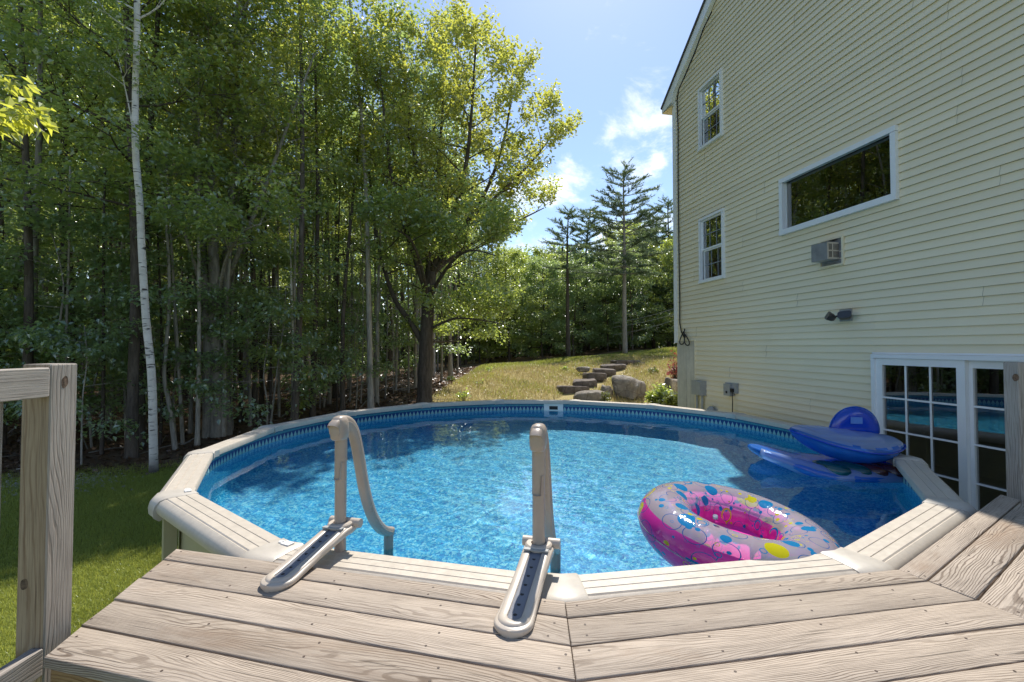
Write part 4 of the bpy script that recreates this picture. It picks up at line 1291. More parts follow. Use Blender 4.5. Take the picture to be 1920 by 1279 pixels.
def blob(cx, cy, cz, ax, ay, az, pw=.8, nu=40, nv=20, flat=0.0, fn=None):
    rings = []
    for i in range(nv + 1):
        ph = -PI / 2 + PI * i / nv
        ring = []
        for j in range(nu):
            a = 2 * PI * j / nu
            c, s_ = math.cos(ph), math.sin(ph)
            x = ax * math.copysign(abs(math.cos(a)) ** pw, math.cos(a)) * max(c, .001) ** pw
            y = ay * math.copysign(abs(math.sin(a)) ** pw, math.sin(a)) * max(c, .001) ** pw
            z = az * math.copysign(abs(s_) ** pw, s_)
            p = Vector((x, y, z))
            if fn: p = fn(p)
            ring.append(p + Vector((cx, cy, cz)))
        rings.append(ring)
    return MB().sweep(rings)

def build_lounger():
    org = atz(1590, 890, WATER_Z)
    lo = tag(empty('pool_lounger', (org.x, org.y + .15, WATER_Z - .025), R(-6)), 'blue inflatable pool lounger with a rounded headrest floating by the rim', 'pool float')
    # bottom mattress: outer tube and foot end sweeping away to the left
    sw = lambda p: Vector((p.x, p.y + .25 * max(0, -p.x - .1), p.z + .22 * max(0, -p.x - .25) ** 1.2))
    blob(-.05, .02, .035, .60, .40, .085, .75, fn=lambda p: Vector((p.x, p.y + .35 * max(0, -p.x), p.z + .30 * max(0, -p.x - .2)))).build('mattress', M['vblue'], lo, smooth=True)
    # near side bolster of the mattress
    MB().tube([Vector((x, -.30 + .52 * max(0, -x - .05) ** 1.1, .03 + .30 * max(0, -x - .2))) for x in np.linspace(-.66, .50, 24)], [.03 + .05 * math.sin(PI * min(1, max(.08, t))) for t in np.linspace(.05, .95, 24)], 14).build('side_bolster', M['vsky'], lo, smooth=True)
    # coloured chambers between
    for i, (x, m) in enumerate(((-.16, 'vgreen'), (.0, 'vgreen'), (.13, 'vbrown'), (.28, 'vbrown'), (.40, 'vblue2'))):
        blob(x, -.20, .09, .085, .16, .055, .85, 20, 10, fn=lambda p: Vector((p.x - p.y * .35, p.y, p.z))).build('air_chamber', M[m], lo, smooth=True)
    # upper backrest cushion, a shallow boat shape, clear on top with reflected sky put into its colour
    def boat(p):
        k = p.x / .46
        z = p.z * (1 - .05 * abs(math.sin(p.x * 17)) * (p.z > 0)) + .07 * k * k - .05 * k + (.02 if p.z < 0 else 0)
        return Vector((p.x, p.y * (1 - .25 * k * k), z))
    b = blob(.07, -.02, .255, .47, .34, .155, 1.0, 48, 26, fn=boat).build('backrest', M['vblue'], lo, smooth=True)
    b.data.materials.append(M['vsky'])
    for pl in b.data.polygons:
        c = pl.center
        if c.z > .30 + .07 * ((c.x - .07) / .47) ** 2 - .05 * (c.x - .07) / .47: pl.material_index = 1
    MB().tube([Vector((.07 + .475 * math.cos(a), -.02 + .345 * math.sin(a) * (1 - .25 * math.cos(a) ** 2), .265 + .07 * math.cos(a) ** 2 - .05 * math.cos(a))) for a in np.linspace(0, 2 * PI, 60)], .006, 6).build('weld_seam', M['vblue2'], lo)
    # headrest: half disc pillow standing on the far right
    prof = []
    for d, k in ((-.060, .30), (-.058, .62), (-.045, .84), (-.02, .96), (0, 1.0), (.02, .96), (.045, .84), (.058, .62), (.060, .30)):
        cx, cz = .17, .46
        prof.append([Vector((cx + (math.cos(a) * .215) * k, .02 + d - .10 * (max(-.12, math.sin(a)) * .235 * k), cz + (max(-.12, math.sin(a)) * .235 - .09) * k * (1 + .015 * math.sin(a * 26) * (k > .9)))) for a in np.linspace(-.35, PI + .35, 60)])
    MB().sweep(prof).build('headrest', M['vblue2'], lo, smooth=True)
    MB().tube([Vector((.17 + math.cos(a) * .217, .02 - .0235 * math.sin(a), .37 + math.sin(a) * .237)) for a in np.linspace(0, PI, 40)], .006, 6).build('headrest_seam', M['vblue'], lo)
    MB().box((.15, -.056, .49), (.10, .002, .06)).build('print_label', simple('pale_print', (0.08, 0.22, 0.65), .3), lo)
build_lounger()
# ------------------------------------------------------------------ vegetation
def unit(a):
    return a / np.maximum(np.linalg.norm(a, axis=-1, keepdims=True), 1e-9)

def leaf_cloud(A, B, per, size, rs, spread=.34, flat=.5, droop=.35, name='crown', m=None, jit=.10, wid=.36, lobes=False):
    """leaves set along twigs A->B: pointed blades folded on the midrib, roughly horizontal sprays"""
    A = np.asarray(A, float); B = np.asarray(B, float)
    n = len(A) * per
    idx = np.repeat(np.arange(len(A)), per)
    t = rs.uniform(.05, 1.12, n)[:, None]
    d = unit(B - A)[idx]
    up = np.array([0, 0, 1.0])
    side = np.cross(d, up); side = unit(side + 1e-6)
    u2 = np.cross(side, d)
    s = rs.choice([-1, 1], n)[:, None]
    w = rs.uniform(.1, 1, n)[:, None] * spread * (1.05 - .5 * np.clip(t, 0, 1))
    P = A[idx] + (B - A)[idx] * t + side * s * w + u2 * rs.normal(0, jit, (n, 1)) - up * (w * .15)
    L = size * rs.uniform(.65, 1.25, n)[:, None]
    dirv = unit(d * rs.uniform(.2, 1.0, (n, 1)) + side * s * .8 - up * droop * rs.uniform(0, 1.6, (n, 1)) + rs.normal(0, .45, (n, 3)))
    nor = unit(up + rs.normal(0, flat, (n, 3)))
    lat = unit(np.cross(dirv, nor))
    nor = np.cross(lat, dirv)
    W = L * wid
    base = P
    tip = P + dirv * L - nor * L * .18
    l = P + dirv * L * .42 - lat * W + nor * L * .08
    r = P + dirv * L * .42 + lat * W + nor * L * .08
    v = np.stack([base, l, tip, r], 1).reshape(-1, 3)
    f = np.arange(n * 4).reshape(-1, 4)
    return np_mesh(name, v, f, m, False)

def smooth_path(pts, n=4):
    out = []
    P = [Vector(p) for p in pts]
    for i in range(len(P) - 1):
        p0, p1, p2, p3 = P[max(i - 1, 0)], P[i], P[i + 1], P[min(i + 2, len(P) - 1)]
        for k in range(n):
            t = k / n
            out.append(.5 * (2 * p1 + (p2 - p0) * t + (2 * p0 - 5 * p1 + 4 * p2 - p3) * t * t + (3 * p1 - p0 - 3 * p2 + p3) * t ** 3))
    out.append(P[-1])
    return out

def at_path(pts, t):
    x = t * (len(pts) - 1); i = min(int(x), len(pts) - 2); f = x - i
    return pts[i].lerp(pts[i + 1], f), (pts[i + 1] - pts[i]).normalized()

def grow(rng, stems, limb_len, n_limb, start=.3, rise=(.15, .8), sub=5, twigs=3, twig_len=.75, shape=None, sides=9, gravity=.0, bias=None):
    """trunk mesh builder and the twigs (start, end) that carry leaves.
    stems: list of (path, radius at foot, radius at top, limb start fraction or None, number of limbs, limb length)"""
    wood_ = MB()
    A, B = [], []
    for st in stems:
        path, r0, r1 = st[0], st[1], st[2]
        s0 = st[3] if len(st) > 3 and st[3] is not None else start
        nl = st[4] if len(st) > 4 and st[4] is not None else n_limb
        ll = st[5] if len(st) > 5 and st[5] is not None else limb_len
        pts = smooth_path(path, 4)
        m = len(pts)
        rad = [r0 + (r1 - r0) * (i / (m - 1)) ** .85 for i in range(m)]
        if pts[0].z < .2 and r0 > .05:
            rad[0] *= 1.45; rad[1] *= 1.12
        wood_.tube(pts, rad, sides if r0 > .06 else 6)
        az = rng.uniform(0, 6.28)
        for i in range(nl):
            t = s0 + (1 - s0) * (i + rng.uniform(.1, .9)) / nl
            t = min(t, .995)
            p, d = at_path(pts, t)
            az += 2.4 + rng.uniform(-.5, .5)
            k = (t - s0) / (1 - s0)
            prof = shape(k) if shape else (.45 + .75 * math.sin(PI * min(1, .12 + k * .88)) ** .8) * (1 - .35 * k)
            L = ll * prof * rng.uniform(.75, 1.2)
            el = rise[0] + (rise[1] - rise[0]) * k + rng.uniform(-.15, .2)
            h = Vector((math.cos(az), math.sin(az), 0))
            if bias is not None:
                h = (h + Vector(bias)).normalized()
            dd = (h * math.cos(el) + Vector((0, 0, 1)) * math.sin(el)).normalized()
            lp = [p]
            cur = p.copy(); dv = dd.copy()
            seg = 5
            for q in range(seg):
                cur = cur + dv * (L / seg)
                dv = (dv + Vector((rng.uniform(-.22, .22), rng.uniform(-.22, .22), rng.uniform(-.12, .20) - gravity))).normalized()
                lp.append(cur.copy())
            rb = max(.008, min(.42 * rad[min(m - 1, int(t * (m - 1)))], .018 + .02 * L))
            wood_.tube(lp, [rb * (1 - .82 * q / seg) for q in range(seg + 1)], 5, cap=False)
            for j in range(sub):
                tt = .25 + .75 * (j + rng.random()) / sub
                sp, sd = at_path(lp, min(tt, .99))
                ang = (1 if j % 2 else -1) * rng.uniform(.45, 1.1)
                sdv = (Matrix.Rotation(ang, 3, 'Z') @ sd + Vector((0, 0, rng.uniform(-.15, .3)))).normalized()
                sl = max(.35, L * .45 * (1.15 - tt * .6)) * rng.uniform(.7, 1.2)
                e = sp + sdv * sl
                wood_.tube([sp, (sp + e) / 2 + Vector((0, 0, .03 * sl)), e], [rb * .42, rb * .28, rb * .10], 4, cap=False)
                for w in range(twigs):
                    f = (w + rng.random()) / twigs
                    q0 = sp.lerp(e, .15 + .85 * f)
                    td = (Matrix.Rotation(rng.uniform(-.9, .9), 3, 'Z') @ sdv + Vector((0, 0, rng.uniform(-.3, .25)))).normalized()
                    A.append(tuple(q0)); B.append(tuple(q0 + td * twig_len * rng.uniform(.6, 1.2)))
            A.append(tuple(lp[-2])); B.append(tuple(lp[-1] + dv * .3))
    return wood_, A, B

def tree_thing(name, label, cat, loc, wood_, crown, barkm, group=None, rz=0.0):
    o = tag(empty(name, loc, rz), label, cat, group)
    wood_.build('trunk', barkm, o, smooth=True)
    link('crown', crown, None, o)
    return o

def straight(rng, H, lean=.25, wob=.10):
    lx, ly = rng.uniform(-lean, lean), rng.uniform(-lean, lean)
    return [Vector((lx * H * .08 * k * k / 16 * 4 + rng.uniform(-wob, wob) * (k > 0), ly * H * .08 * k * k / 16 * 4 + rng.uniform(-wob, wob) * (k > 0), -.25 if k == 0 else H * k / 4)) for k in range(5)]

def w2l(pts, o):
    return [Vector(p) - Vector(o) for p in pts]

# ---- the large maple at the edge of the lawn
def build_big_maple():
    rng = random.Random(21); rs = np.random.RandomState(21)
    Y = 14.2
    base = at(795, 752, Y); base.z = gz(base.x, base.y)
    p = lambda x, y, dy=0: at(x, y, Y + dy) - base
    T = Vector((0, 0, -.3))
    stems = [
        ([T, p(797, 700), p(799, 640), p(803, 570), p(808, 510)], .25, .17, .98, 0),
        ([p(791, 640), p(770, 605), p(742, 565), p(722, 510), p(706, 440), p(697, 370, -.3), p(690, 300, -.4)], .10, .03, .45, 9, 1.3),
        ([p(806, 540), p(800, 440), p(785, 340), p(770, 240), p(757, 140), p(745, 60)], .11, .02, .25, 15, 1.5),
        ([p(806, 530, .2), p(815, 430, .8), p(822, 320, 1.3), p(830, 200, 1.6), p(835, 60, 1.8)], .12, .02, .25, 17, 1.6),
        ([p(808, 515), p(845, 420), p(872, 320, -.5), p(885, 200, -.8), p(892, 70, -1)], .12, .02, .25, 17, 1.6),
        ([p(808, 520), p(860, 440), p(915, 350, .3), p(950, 240, .5), p(962, 120, .6)], .10, .02, .25, 15, 1.5),
        ([p(880, 410), p(940, 360), p(1000, 300), p(1045, 240)], .06, .015, .2, 9, 1.2),
        ([p(803, 560), p(770, 460, -.8), p(738, 350, -1.3), p(722, 230, -1.5), p(712, 130, -1.6)], .09, .02, .3, 13, 1.4),
        ([p(808, 515, .3), p(880, 460, 1.0), p(960, 420, 1.2), p(1020, 390, 1.2)], .08, .015, .2, 10, 1.4),
        ([p(800, 620), p(850, 598, -.4), p(900, 600, -.6), p(945, 608, -.7)], .05, .012, .2, 8, 1.1),
        ([p(800, 640), p(850, 640, .9), p(905, 625, 1.2)], .045, .012, .2, 7, 1.1),
        ([p(803, 560), p(840, 500, -1.2), p(880, 470, -2.0), p(930, 480, -2.4)], .07, .012, .2, 10, 1.3),
        ([p(803, 570), p(790, 500, -1.3), p(770, 450, -2.2), p(740, 430, -2.6)], .07, .012, .3, 9, 1.2),
        ([p(803, 570), p(800, 520, 1.5), p(790, 480, 2.6)], .07, .012, .2, 8, 1.4),
    ]
    wood_, A, B = grow(rng, stems, 1.5, 10, rise=(.25, .95), sub=4, twigs=3, twig_len=.6, shape=lambda k: .75 + .5 * math.sin(PI * (.2 + .8 * k)) - .35 * k)
    # two crowns: sunlight put into the upper one's colour, yellower and lighter
    A, B = np.array(A), np.array(B)
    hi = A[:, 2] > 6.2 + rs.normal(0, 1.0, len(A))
    o = tag(empty('maple_tree', base), 'large maple with a low forked trunk standing alone at the lawn edge', 'tree')
    wood_.build('trunk', M['barkd'], o, smooth=True)
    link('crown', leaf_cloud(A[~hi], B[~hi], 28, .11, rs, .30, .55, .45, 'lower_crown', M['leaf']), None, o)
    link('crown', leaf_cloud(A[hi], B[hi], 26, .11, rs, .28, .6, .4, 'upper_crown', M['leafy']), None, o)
build_big_maple()

# ---- the multi stemmed maple clump
def build_clump():
    rng = random.Random(8); rs = np.random.RandomState(8)
    Y = 11.3
    base = at(402, 828, Y); base.z = gz(base.x, base.y)
    p = lambda x, y, dy=0: at(x, y, Y + dy) - base
    b = lambda x: Vector((p(x, 828).x, 0, -.3))
    up = Vector((0, 0, 3.5))
    stems = [
        ([b(393), p(392, 700), p(390, 600), p(376, 440), p(371, 300), p(364, 120), p(360, 0), p(356, -120)], .15, .05, .52, 18, 1.7),
        ([b(410), p(408, 700), p(404, 600), p(399, 366), p(408, 250), p(428, 120), p(450, 0), p(470, -130)], .17, .05, .52, 18, 1.8),
        ([b(418) + Vector((0, .15, 0)), p(418, 700, .2), p(424, 530, .3), p(434, 360, .4), p(442, 200, .5), p(456, 60, .6), p(470, -100, .7)], .15, .05, .50, 18, 1.8),
        ([b(384) + Vector((0, .2, 0)), p(386, 720, .3), p(388, 600, .8), p(384, 450, 1.3), p(392, 260, 1.6), p(400, 60, 1.8)], .12, .03, .45, 14, 1.6),
        ([p(424, 530, .3), p(470, 420, 0), p(505, 330, -.2), p(545, 220, -.4), p(590, 100, -.4)], .07, .02, .25, 14, 1.5),
        ([p(404, 600), p(420, 500, -1.0), p(450, 440, -1.8), p(490, 420, -2.3)], .05, .012, .4, 6, 1.1),
        ([p(392, 600), p(360, 480, -.8), p(330, 400, -1.4), p(310, 350, -1.7)], .05, .012, .4, 6, 1.1),
    ]
    wood_, A, B = grow(rng, stems, 1.6, 16, rise=(.1, .8), sub=4, twigs=3, twig_len=.65)
    A, B = np.array(A), np.array(B)
    hi = A[:, 2] > 6.5 + rs.normal(0, 1.0, len(A))
    o = tag(empty('maple_clump', base), 'clump of tall grey maple trunks rising together behind the pool rim', 'tree')
    wood_.build('trunk', M['bark'], o, smooth=True)
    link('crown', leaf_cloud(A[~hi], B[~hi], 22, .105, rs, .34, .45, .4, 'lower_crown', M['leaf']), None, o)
    link('crown', leaf_cloud(A[hi], B[hi], 24, .105, rs, .30, .6, .4, 'upper_crown', M['leafy']), None, o)  # upper crown takes the leaf colour with sunlight put in
build_clump()

# ---- the white birch
def build_birch():
    rng = random.Random(4); rs = np.random.RandomState(4)
    Y = 8.35
    base = at(289, 884, Y); base.z = gz(base.x, base.y)
    p = lambda x, y, dy=0: at(x, y, Y + dy) - base
    stems = [([Vector((0, 0, -.2)), p(287, 800), p(284, 700), p(274, 600), p(266, 470), p(262, 380), p(254, 280), p(254, 170), p(257, 60), p(256, -40), p(250, -160), p(246, -300)], .070, .042, .72, 14, 1.2),
             ([p(252, 260), p(240, 190, .1), p(222, 110, .1)], .018, .006, .4, 4, .5)]
    wood_, A, B = grow(rng, stems, 1.2, 14, rise=(.5, 1.0), sub=4, twigs=3, twig_len=.6, gravity=.04, sides=12)
    tree_thing('birch_tree', 'white birch with a slightly bent trunk at the edge of the grass', 'tree', base, wood_, leaf_cloud(A, B, 22, .08, rs, .25, .6, .7, 'crown', M['leaf']), M['birch'])
build_birch()

# ---- dark trunk beside the birch
def build_dark_trunk(px, py, Y, path, r, label):
    rng = random.Random(px); rs = np.random.RandomState(px)
    base = at(px, py, Y); base.z = gz(base.x, base.y)
    p = lambda x, y: at(x, y, Y) - base
    wood_, A, B = grow(rng, [([Vector((0, 0, -.3))] + [p(*q) for q in path], r, r * .35, .45, 20, 2.1)], 2, 18, rise=(-.05, .6), sub=5, twigs=3, twig_len=.7)
    tree_thing('forest_tree', label, 'tree', base, wood_, leaf_cloud(A, B, 30, .105, rs, .36, .45, .4, 'crown', M['leaf']), M['barkd'])
build_dark_trunk(246, 866, 9.5, ((250, 700), (254, 540), (250, 380), (243, 200), (236, 20), (232, -160)), .115, 'dark straight trunk close behind the white birch')
build_dark_trunk(52, 830, 9.4, ((52, 700), (54, 560), (52, 400), (46, 240), (40, 80), (36, -150)), .10, 'dark mottled trunk rising above the railing at the wood edge')

# ---- forest kinds
def proto(kind, seed, H, r, limb, n, start, rise, per, size, mat, barkm, label, group, sub=4, twigs=3, spread=.36, flat=.5, name='forest_tree', grav=0.0, tl=.7, shape=None):
    rng = random.Random(seed); rs = np.random.RandomState(seed)
    wood_, A, B = grow(rng, [(straight(rng, H), r, r * .25)], limb, n, start, rise, sub, twigs, tl, gravity=grav, shape=shape)
    return tree_thing(name, label, 'tree', (0, 0, -60), wood_, leaf_cloud(A, B, per, size, rs, spread, flat, .4, 'crown', M[mat]), M[barkm], group)

used = {}
def plant(pr, x, y, rz, sc, label=None):
    """first call moves the prototype itself, the next ones copy it"""
    k0 = pr['look']
    if pr.name not in used:
        used[pr.name] = True; o = pr
    else:
        o = copy_tree(pr)
    o.location = (x, y, gz(x, y)); o.rotation_euler = (0, 0, rz); o.scale = (sc, sc, sc)
    px = 960 + F_PX * x / y
    if pr in tall or pr in poles or pr in saps:
        where = 'left of the white birch' if px < 245 else 'between the white birch and the maple clump' if px < 392 else 'between the maple clump and the large maple' if px < 770 else 'behind the large maple'
        if pr in saps: where = where.replace('behind the large maple', 'beside the large maple')
    else:
        where = ('front row, ' if y < 31.5 else 'row behind, ' if y < 36.2 else 'rearmost row, ') + ('left of the sparse pine' if px < 1060 else 'between the sparse pine and the lone tall pine' if px < 1170 else 'right of the lone tall pine')
    o['label'] = k0 + ' ' + where
    return o

GT = 'hardwood trees of the dense wood'
LT = 'tall leafy hardwood standing among the trees of the dense wood'
tall = [proto('t', 31, 12.5, .13, 2.5, 26, .44, (-.05, .8), 24, .105, 'leaf', 'barkd', LT, GT),
        proto('t', 32, 13.5, .15, 2.8, 26, .46, (.0, .85), 24, .105, 'leaf', 'bark', LT, GT),
        proto('t', 33, 11.5, .11, 2.2, 24, .36, (-.1, .7), 24, .10, 'leafd', 'barkd', LT, GT),
        proto('t', 34, 13.0, .12, 2.4, 26, .48, (.0, .9), 9, .16, 'leafy', 'bark', LT, GT)]
for t_, k_ in zip(tall, ('tall dark trunked hardwood', 'tall grey trunked hardwood', 'tall dark trunked hardwood with dense dull leaves', 'tall grey trunked hardwood with yellowing leaves')): t_['look'] = k_
GP = 'slender pole trunks deep in the wood'
LP = 'thin bare trunked pole tree with a high small crown deep in the wood'
poles = [proto('p', 41 + i, 10.5 + i * .7, .058 + .012 * i, 1.3, 12, .62, (.1, .8), 24, .105, 'leaf' if i % 2 else 'leafd', 'bark' if i % 2 == 0 else 'barkd', LP, GP, sub=3, twigs=2, name='pole_tree') for i in range(4)]
for t_, k_ in zip(poles, ('very thin grey pole tree', 'thin dark pole tree', 'thin grey pole tree', 'thicker dark pole tree')): t_['look'] = k_
GS = 'young saplings under the trees'
LS = 'young sapling with flat layered leafy branches under the taller trees'
saps = [proto('s', 51 + i, 3.2 + i * .8, .026 + .006 * i, 1.35, 9 + 2 * i, .25, (-.10, .35), 26, .105, 'leafd' if i != 1 else 'leaf', 'bark', LS, GS, sub=4, twigs=2, spread=.30, flat=.32, name='sapling', grav=.05, tl=.5) for i in range(3)]
for t_, k_ in zip(saps, ('low layered sapling', 'middling bright sapling', 'taller layered sapling')): t_['look'] = k_

def plant_forest():
    rng = random.Random(77)
    pts = []
    def ok(x, y, dmin):
        for (a, b) in pts:
            if (a - x) ** 2 + (b - y) ** 2 < dmin * dmin: return False
        return True
    spots_tall = []
    # inside the view fan only: x between the left frame edge and the lawn
    tries = 0
    nt = 0
    while nt < 34 and tries < 9000:
        tries += 1
        y = rng.uniform(9, 40) if rng.random() < .75 else rng.uniform(9, 20)
        x = rng.uniform(-1.18 * y - 2, 2)
        if y < forest_front(x) + 4.0: continue
        if y < 24 and x > -4.0: continue
        if not ok(x, y, 1.9): continue
        if (x + 2.7) ** 2 + (y - 14.2) ** 2 < 6: continue
        pts.append((x, y)); nt += 1
        plant(tall[rng.randrange(4)], x, y, rng.uniform(0, 6.28), rng.uniform(.82, 1.15))
    npole = tries = 0
    while npole < 150 and tries < 9000:
        tries += 1
        y = rng.uniform(10, 34)
        x = rng.uniform(-1.15 * y - 1, -1.2)
        if y < forest_front(x) + 1.6: continue
        if not ok(x, y, .55): continue
        pts.append((x, y)); npole += 1
        plant(poles[rng.randrange(4)], x, y, rng.uniform(0, 6.28), rng.uniform(.8, 1.15))
    nsap = tries = 0
    while nsap < 30 and tries < 9000:
        tries += 1
        x = rng.uniform(-22, -2.5)
        y = forest_front(x) + .8 + abs(rng.gauss(0, 3.6))
        if x < -1.2 * y - 1: continue
        if (x + 2.7) ** 2 + (y - 14.2) ** 2 < 2.5: continue
        if not ok(x, y, .5): continue
        if y < 15.5 and 335 < 960 + F_PX * x / y < 470: continue
        if y < 13 and 960 + F_PX * x / y > 520: continue
        pts.append((x, y)); nsap += 1
        plant(saps[rng.randrange(3)], x, y, rng.uniform(0, 6.28), rng.uniform(.75, 1.25))
plant_forest()

# thin pale saplings with bare stems in front of the wood
def slim(px, py, Y, path, r, mat, label, lv=5):
    rng = random.Random(px * 7 + py); rs = np.random.RandomState(px)
    base = at(px, py, Y); base.z = gz(base.x, base.y)
    p = lambda x, y: at(x, y, Y) - base
    wood_, A, B = grow(rng, [([Vector((0, 0, -.2))] + [p(*q) for q in path], r, r * .4, .38, lv, 1.0)], 1.0, 8, rise=(-.05, .35), sub=4, twigs=2, twig_len=.5, gravity=.04)
    tree_thing('slim_tree', label, 'tree', base, wood_, leaf_cloud(A, B, 28, .10, rs, .3, .35, .35, 'crown', M['leafd']), M[mat])
slim(331, 838, 10.2, ((318, 760), (308, 700), (318, 560), (312, 420), (300, 300)), .055, 'bark', 'leaning grey stem bending left between the birch and the maple clump', 9)
slim(344, 838, 10.6, ((338, 740), (332, 640), (324, 500), (316, 380), (310, 280)), .045, 'bark', 'thin pale stem right of the leaning grey stem', 9)
slim(556, 784, 12.4, ((552, 700), (548, 600), (545, 480), (540, 360)), .045, 'birch', 'thin white birch sapling with layered leaves behind the pool rim', 11)
slim(470, 800, 12.2, ((468, 720), (462, 600), (458, 480), (452, 330)), .05, 'bark', 'slim grey trunk just right of the maple clump', 11)
slim(484, 798, 12.8, ((480, 720), (474, 600), (470, 480), (466, 330)), .045, 'bark', 'second slim grey trunk right of the maple clump', 10)

def more_slim():
    rng = random.Random(15)
    rows = [(436, 815, 11.8), (505, 792, 12.6), (524, 788, 13.2), (590, 775, 13.6), (607, 772, 14.4), (632, 768, 14.0), (655, 765, 15.0), (676, 762, 14.6), (700, 758, 15.4), (722, 757, 15.0), (742, 755, 16.0), (766, 753, 15.6), (300, 845, 10.6), (190, 868, 9.9), (128, 872, 9.8)]
    words = ['just right of the maple clump base', 'a little right of the two slim grey trunks', 'left of the thin white birch sapling', 'just right of the thin white birch sapling', 'second right of the thin white birch sapling', 'third right of the thin white birch sapling', 'midway between birch sapling and large maple',
             'right of midway between birch sapling and large maple', 'fifth from the large maple, to its left', 'fourth from the large maple, to its left', 'nearly touching the low limb of the large maple', 'immediately left of the large maple trunk', 'just right of the white birch', 'left of the white birch', 'well left of the white birch, above the railing']
    for (px, py, Y), wd in zip(rows, words):
        k = rng.uniform(-14, 14); a = rng.uniform(-6, 6)
        slim(px, py, Y, tuple((px + k * t * t + a * math.sin(t * 5), py - 560 * t) for t in (.2, .45, .7, 1.0)), rng.uniform(.028, .05), 'bark' if rng.random() < .7 else 'barkd', 'slim bare forest trunk ' + wd, rng.randint(3, 5))
more_slim()

# ---- conifers behind the lawn
def pine(seed, H, r, first, Lmax, dens=1.0, tuft=26, top=.25):
    rng = random.Random(seed); rs = np.random.RandomState(seed)
    w = MB()
    path = straight(rng, H, .12, .05)
    pts = smooth_path(path, 4)
    m = len(pts)
    w.tube(pts, [r * (1 - .9 * i / (m - 1)) + .012 for i in range(m)], 9)
    A, B = [], []
    z = first * H
    while z < H * .985:
        k = (z - first * H) / (H * (1 - first))
        nb = rng.randint(4, 6)
        a0 = rng.uniform(0, 6.28)
        for b in range(nb):
            if rng.random() > dens: continue
            a = a0 + b * 2 * PI / nb + rng.uniform(-.35, .35)
            L = Lmax * (math.sin(PI * min(1, .30 + .70 * k)) ** .7) * rng.uniform(.45, 1.2) * (1.0 if k < .8 else .9) + .15
            p, _ = at_path(pts, min(.99, z / H))
            el = -.02 + .42 * k ** 1.5 + rng.uniform(-.14, .16)
            d = Vector((math.cos(a) * math.cos(el), math.sin(a) * math.cos(el), math.sin(el)))
            q = p + d * L * .55; e = q + (d + Vector((0, 0, .16))).normalized() * L * .45
            w.tube([p, q, e], [.012 + .012 * L, .010, .004], 4, cap=False)
            nn = max(5, int(L * 11))
            for i in range(nn):
                t = .25 + .75 * (i + rng.random()) / nn
                c = p.lerp(q, t / .55) if t < .55 else q.lerp(e, (t - .55) / .45)
                sd = (Matrix.Rotation(rng.uniform(-1.1, 1.1), 3, 'Z') @ d + Vector((0, 0, rng.uniform(-.05, .22)))).normalized()
                A.append(tuple(c)); B.append(tuple(c + sd * rng.uniform(.3, .8) * (1 - .35 * k)))
        z += rng.uniform(.34, .62)
    A, B = np.array(A), np.array(B)
    n = len(A) * tuft
    idx = np.repeat(np.arange(len(A)), tuft)
    t = rs.uniform(.0, 1.1, n)[:, None]
    d = unit(B - A)[idx]
    P = A[idx] + (B - A)[idx] * t
    dv = unit(d * .7 + rs.normal(0, .55, (n, 3)) + np.array([0, 0, .25]))
    L = rs.uniform(.12, .21, n)[:, None]
    lat = unit(np.cross(dv, rs.normal(0, 1, (n, 3)))) * .017
    v = np.stack([P - lat, P + lat, P + dv * L], 1).reshape(-1, 3)
    crown = np_mesh('crown', v, np.arange(n * 3).reshape(-1, 3), M['needle'])
    return w, crown
def put_pine(seed, px, pt, pb, Y, first, Lmax, label, dens=1.0, rr=.014, bk='barkd'):
    b = at(px, pb, Y); z0 = gz(b.x, Y); H = at(px, pt, Y).z - z0
    w, c = pine(seed, H, H * rr, first, Lmax, dens)
    return tree_thing('pine_tree', label, 'tree', (b.x, Y, z0), w, c, M[bk])
put_pine(61, 1172, 318, 668, 26.5, .43, 2.3, 'tall pine with a long bare trunk standing alone behind the stone steps', bk='bark')
put_pine(62, 1096, 398, 672, 36, .34, 2.6, 'dark pine half hidden left of the lone tall pine', .9)
put_pine(63, 1066, 400, 672, 27, .55, 1.2, 'sparse pine with a reddish bare trunk and a thin top', .55, .016)
put_pine(64, 1226, 408, 668, 38, .25, 2.6, 'pine with a pointed top between the lone pine and the house')
put_pine(65, 1254, 380, 668, 33, .22, 2.8, 'bushy pine partly hidden by the corner of the house')
put_pine(66, 1040, 470, 672, 40, .3, 2.0, 'pine behind the right side of the large maple')

# ---- deciduous wood behind the lawn
GB = 'bushy trees along the far edge of the lawn'
LB = 'bushy leafy tree in the row along the far edge of the lawn'
bush_t = [proto('b', 71 + i, 6.6 + i * .8, .09, 2.3, 30, .10, (-.05, .75), 30, .14, ('leafd', 'leaf', 'leafd', 'leaf')[i], 'barkd', LB, GB, sub=4, twigs=3, spread=.42, name='edge_tree') for i in range(4)]
for t_, k_ in zip(bush_t, ('low bushy dark tree,', 'bushy tree,', 'tall bushy dark tree,', 'tallest bushy tree,')): t_['look'] = k_
def plant_back():
    rng = random.Random(5)
    x = -4.5
    i = 0
    while x < 17:
        for row, y0 in ((0, 29.5), (1, 33.5), (2, 39)):
            xx = x + rng.uniform(-.6, .6) + row * .9
            y = y0 + rng.uniform(-1.2, 1.2)
            if 3.6 < xx / y * 31 - 7.6 + 4.0 < 3.9 and row == 0: continue
            plant(bush_t[rng.randrange(4)], xx, y, rng.uniform(0, 6.28), rng.uniform(.66, .88) * (1 + .14 * row))
        x += rng.uniform(1.7, 2.4)
plant_back()

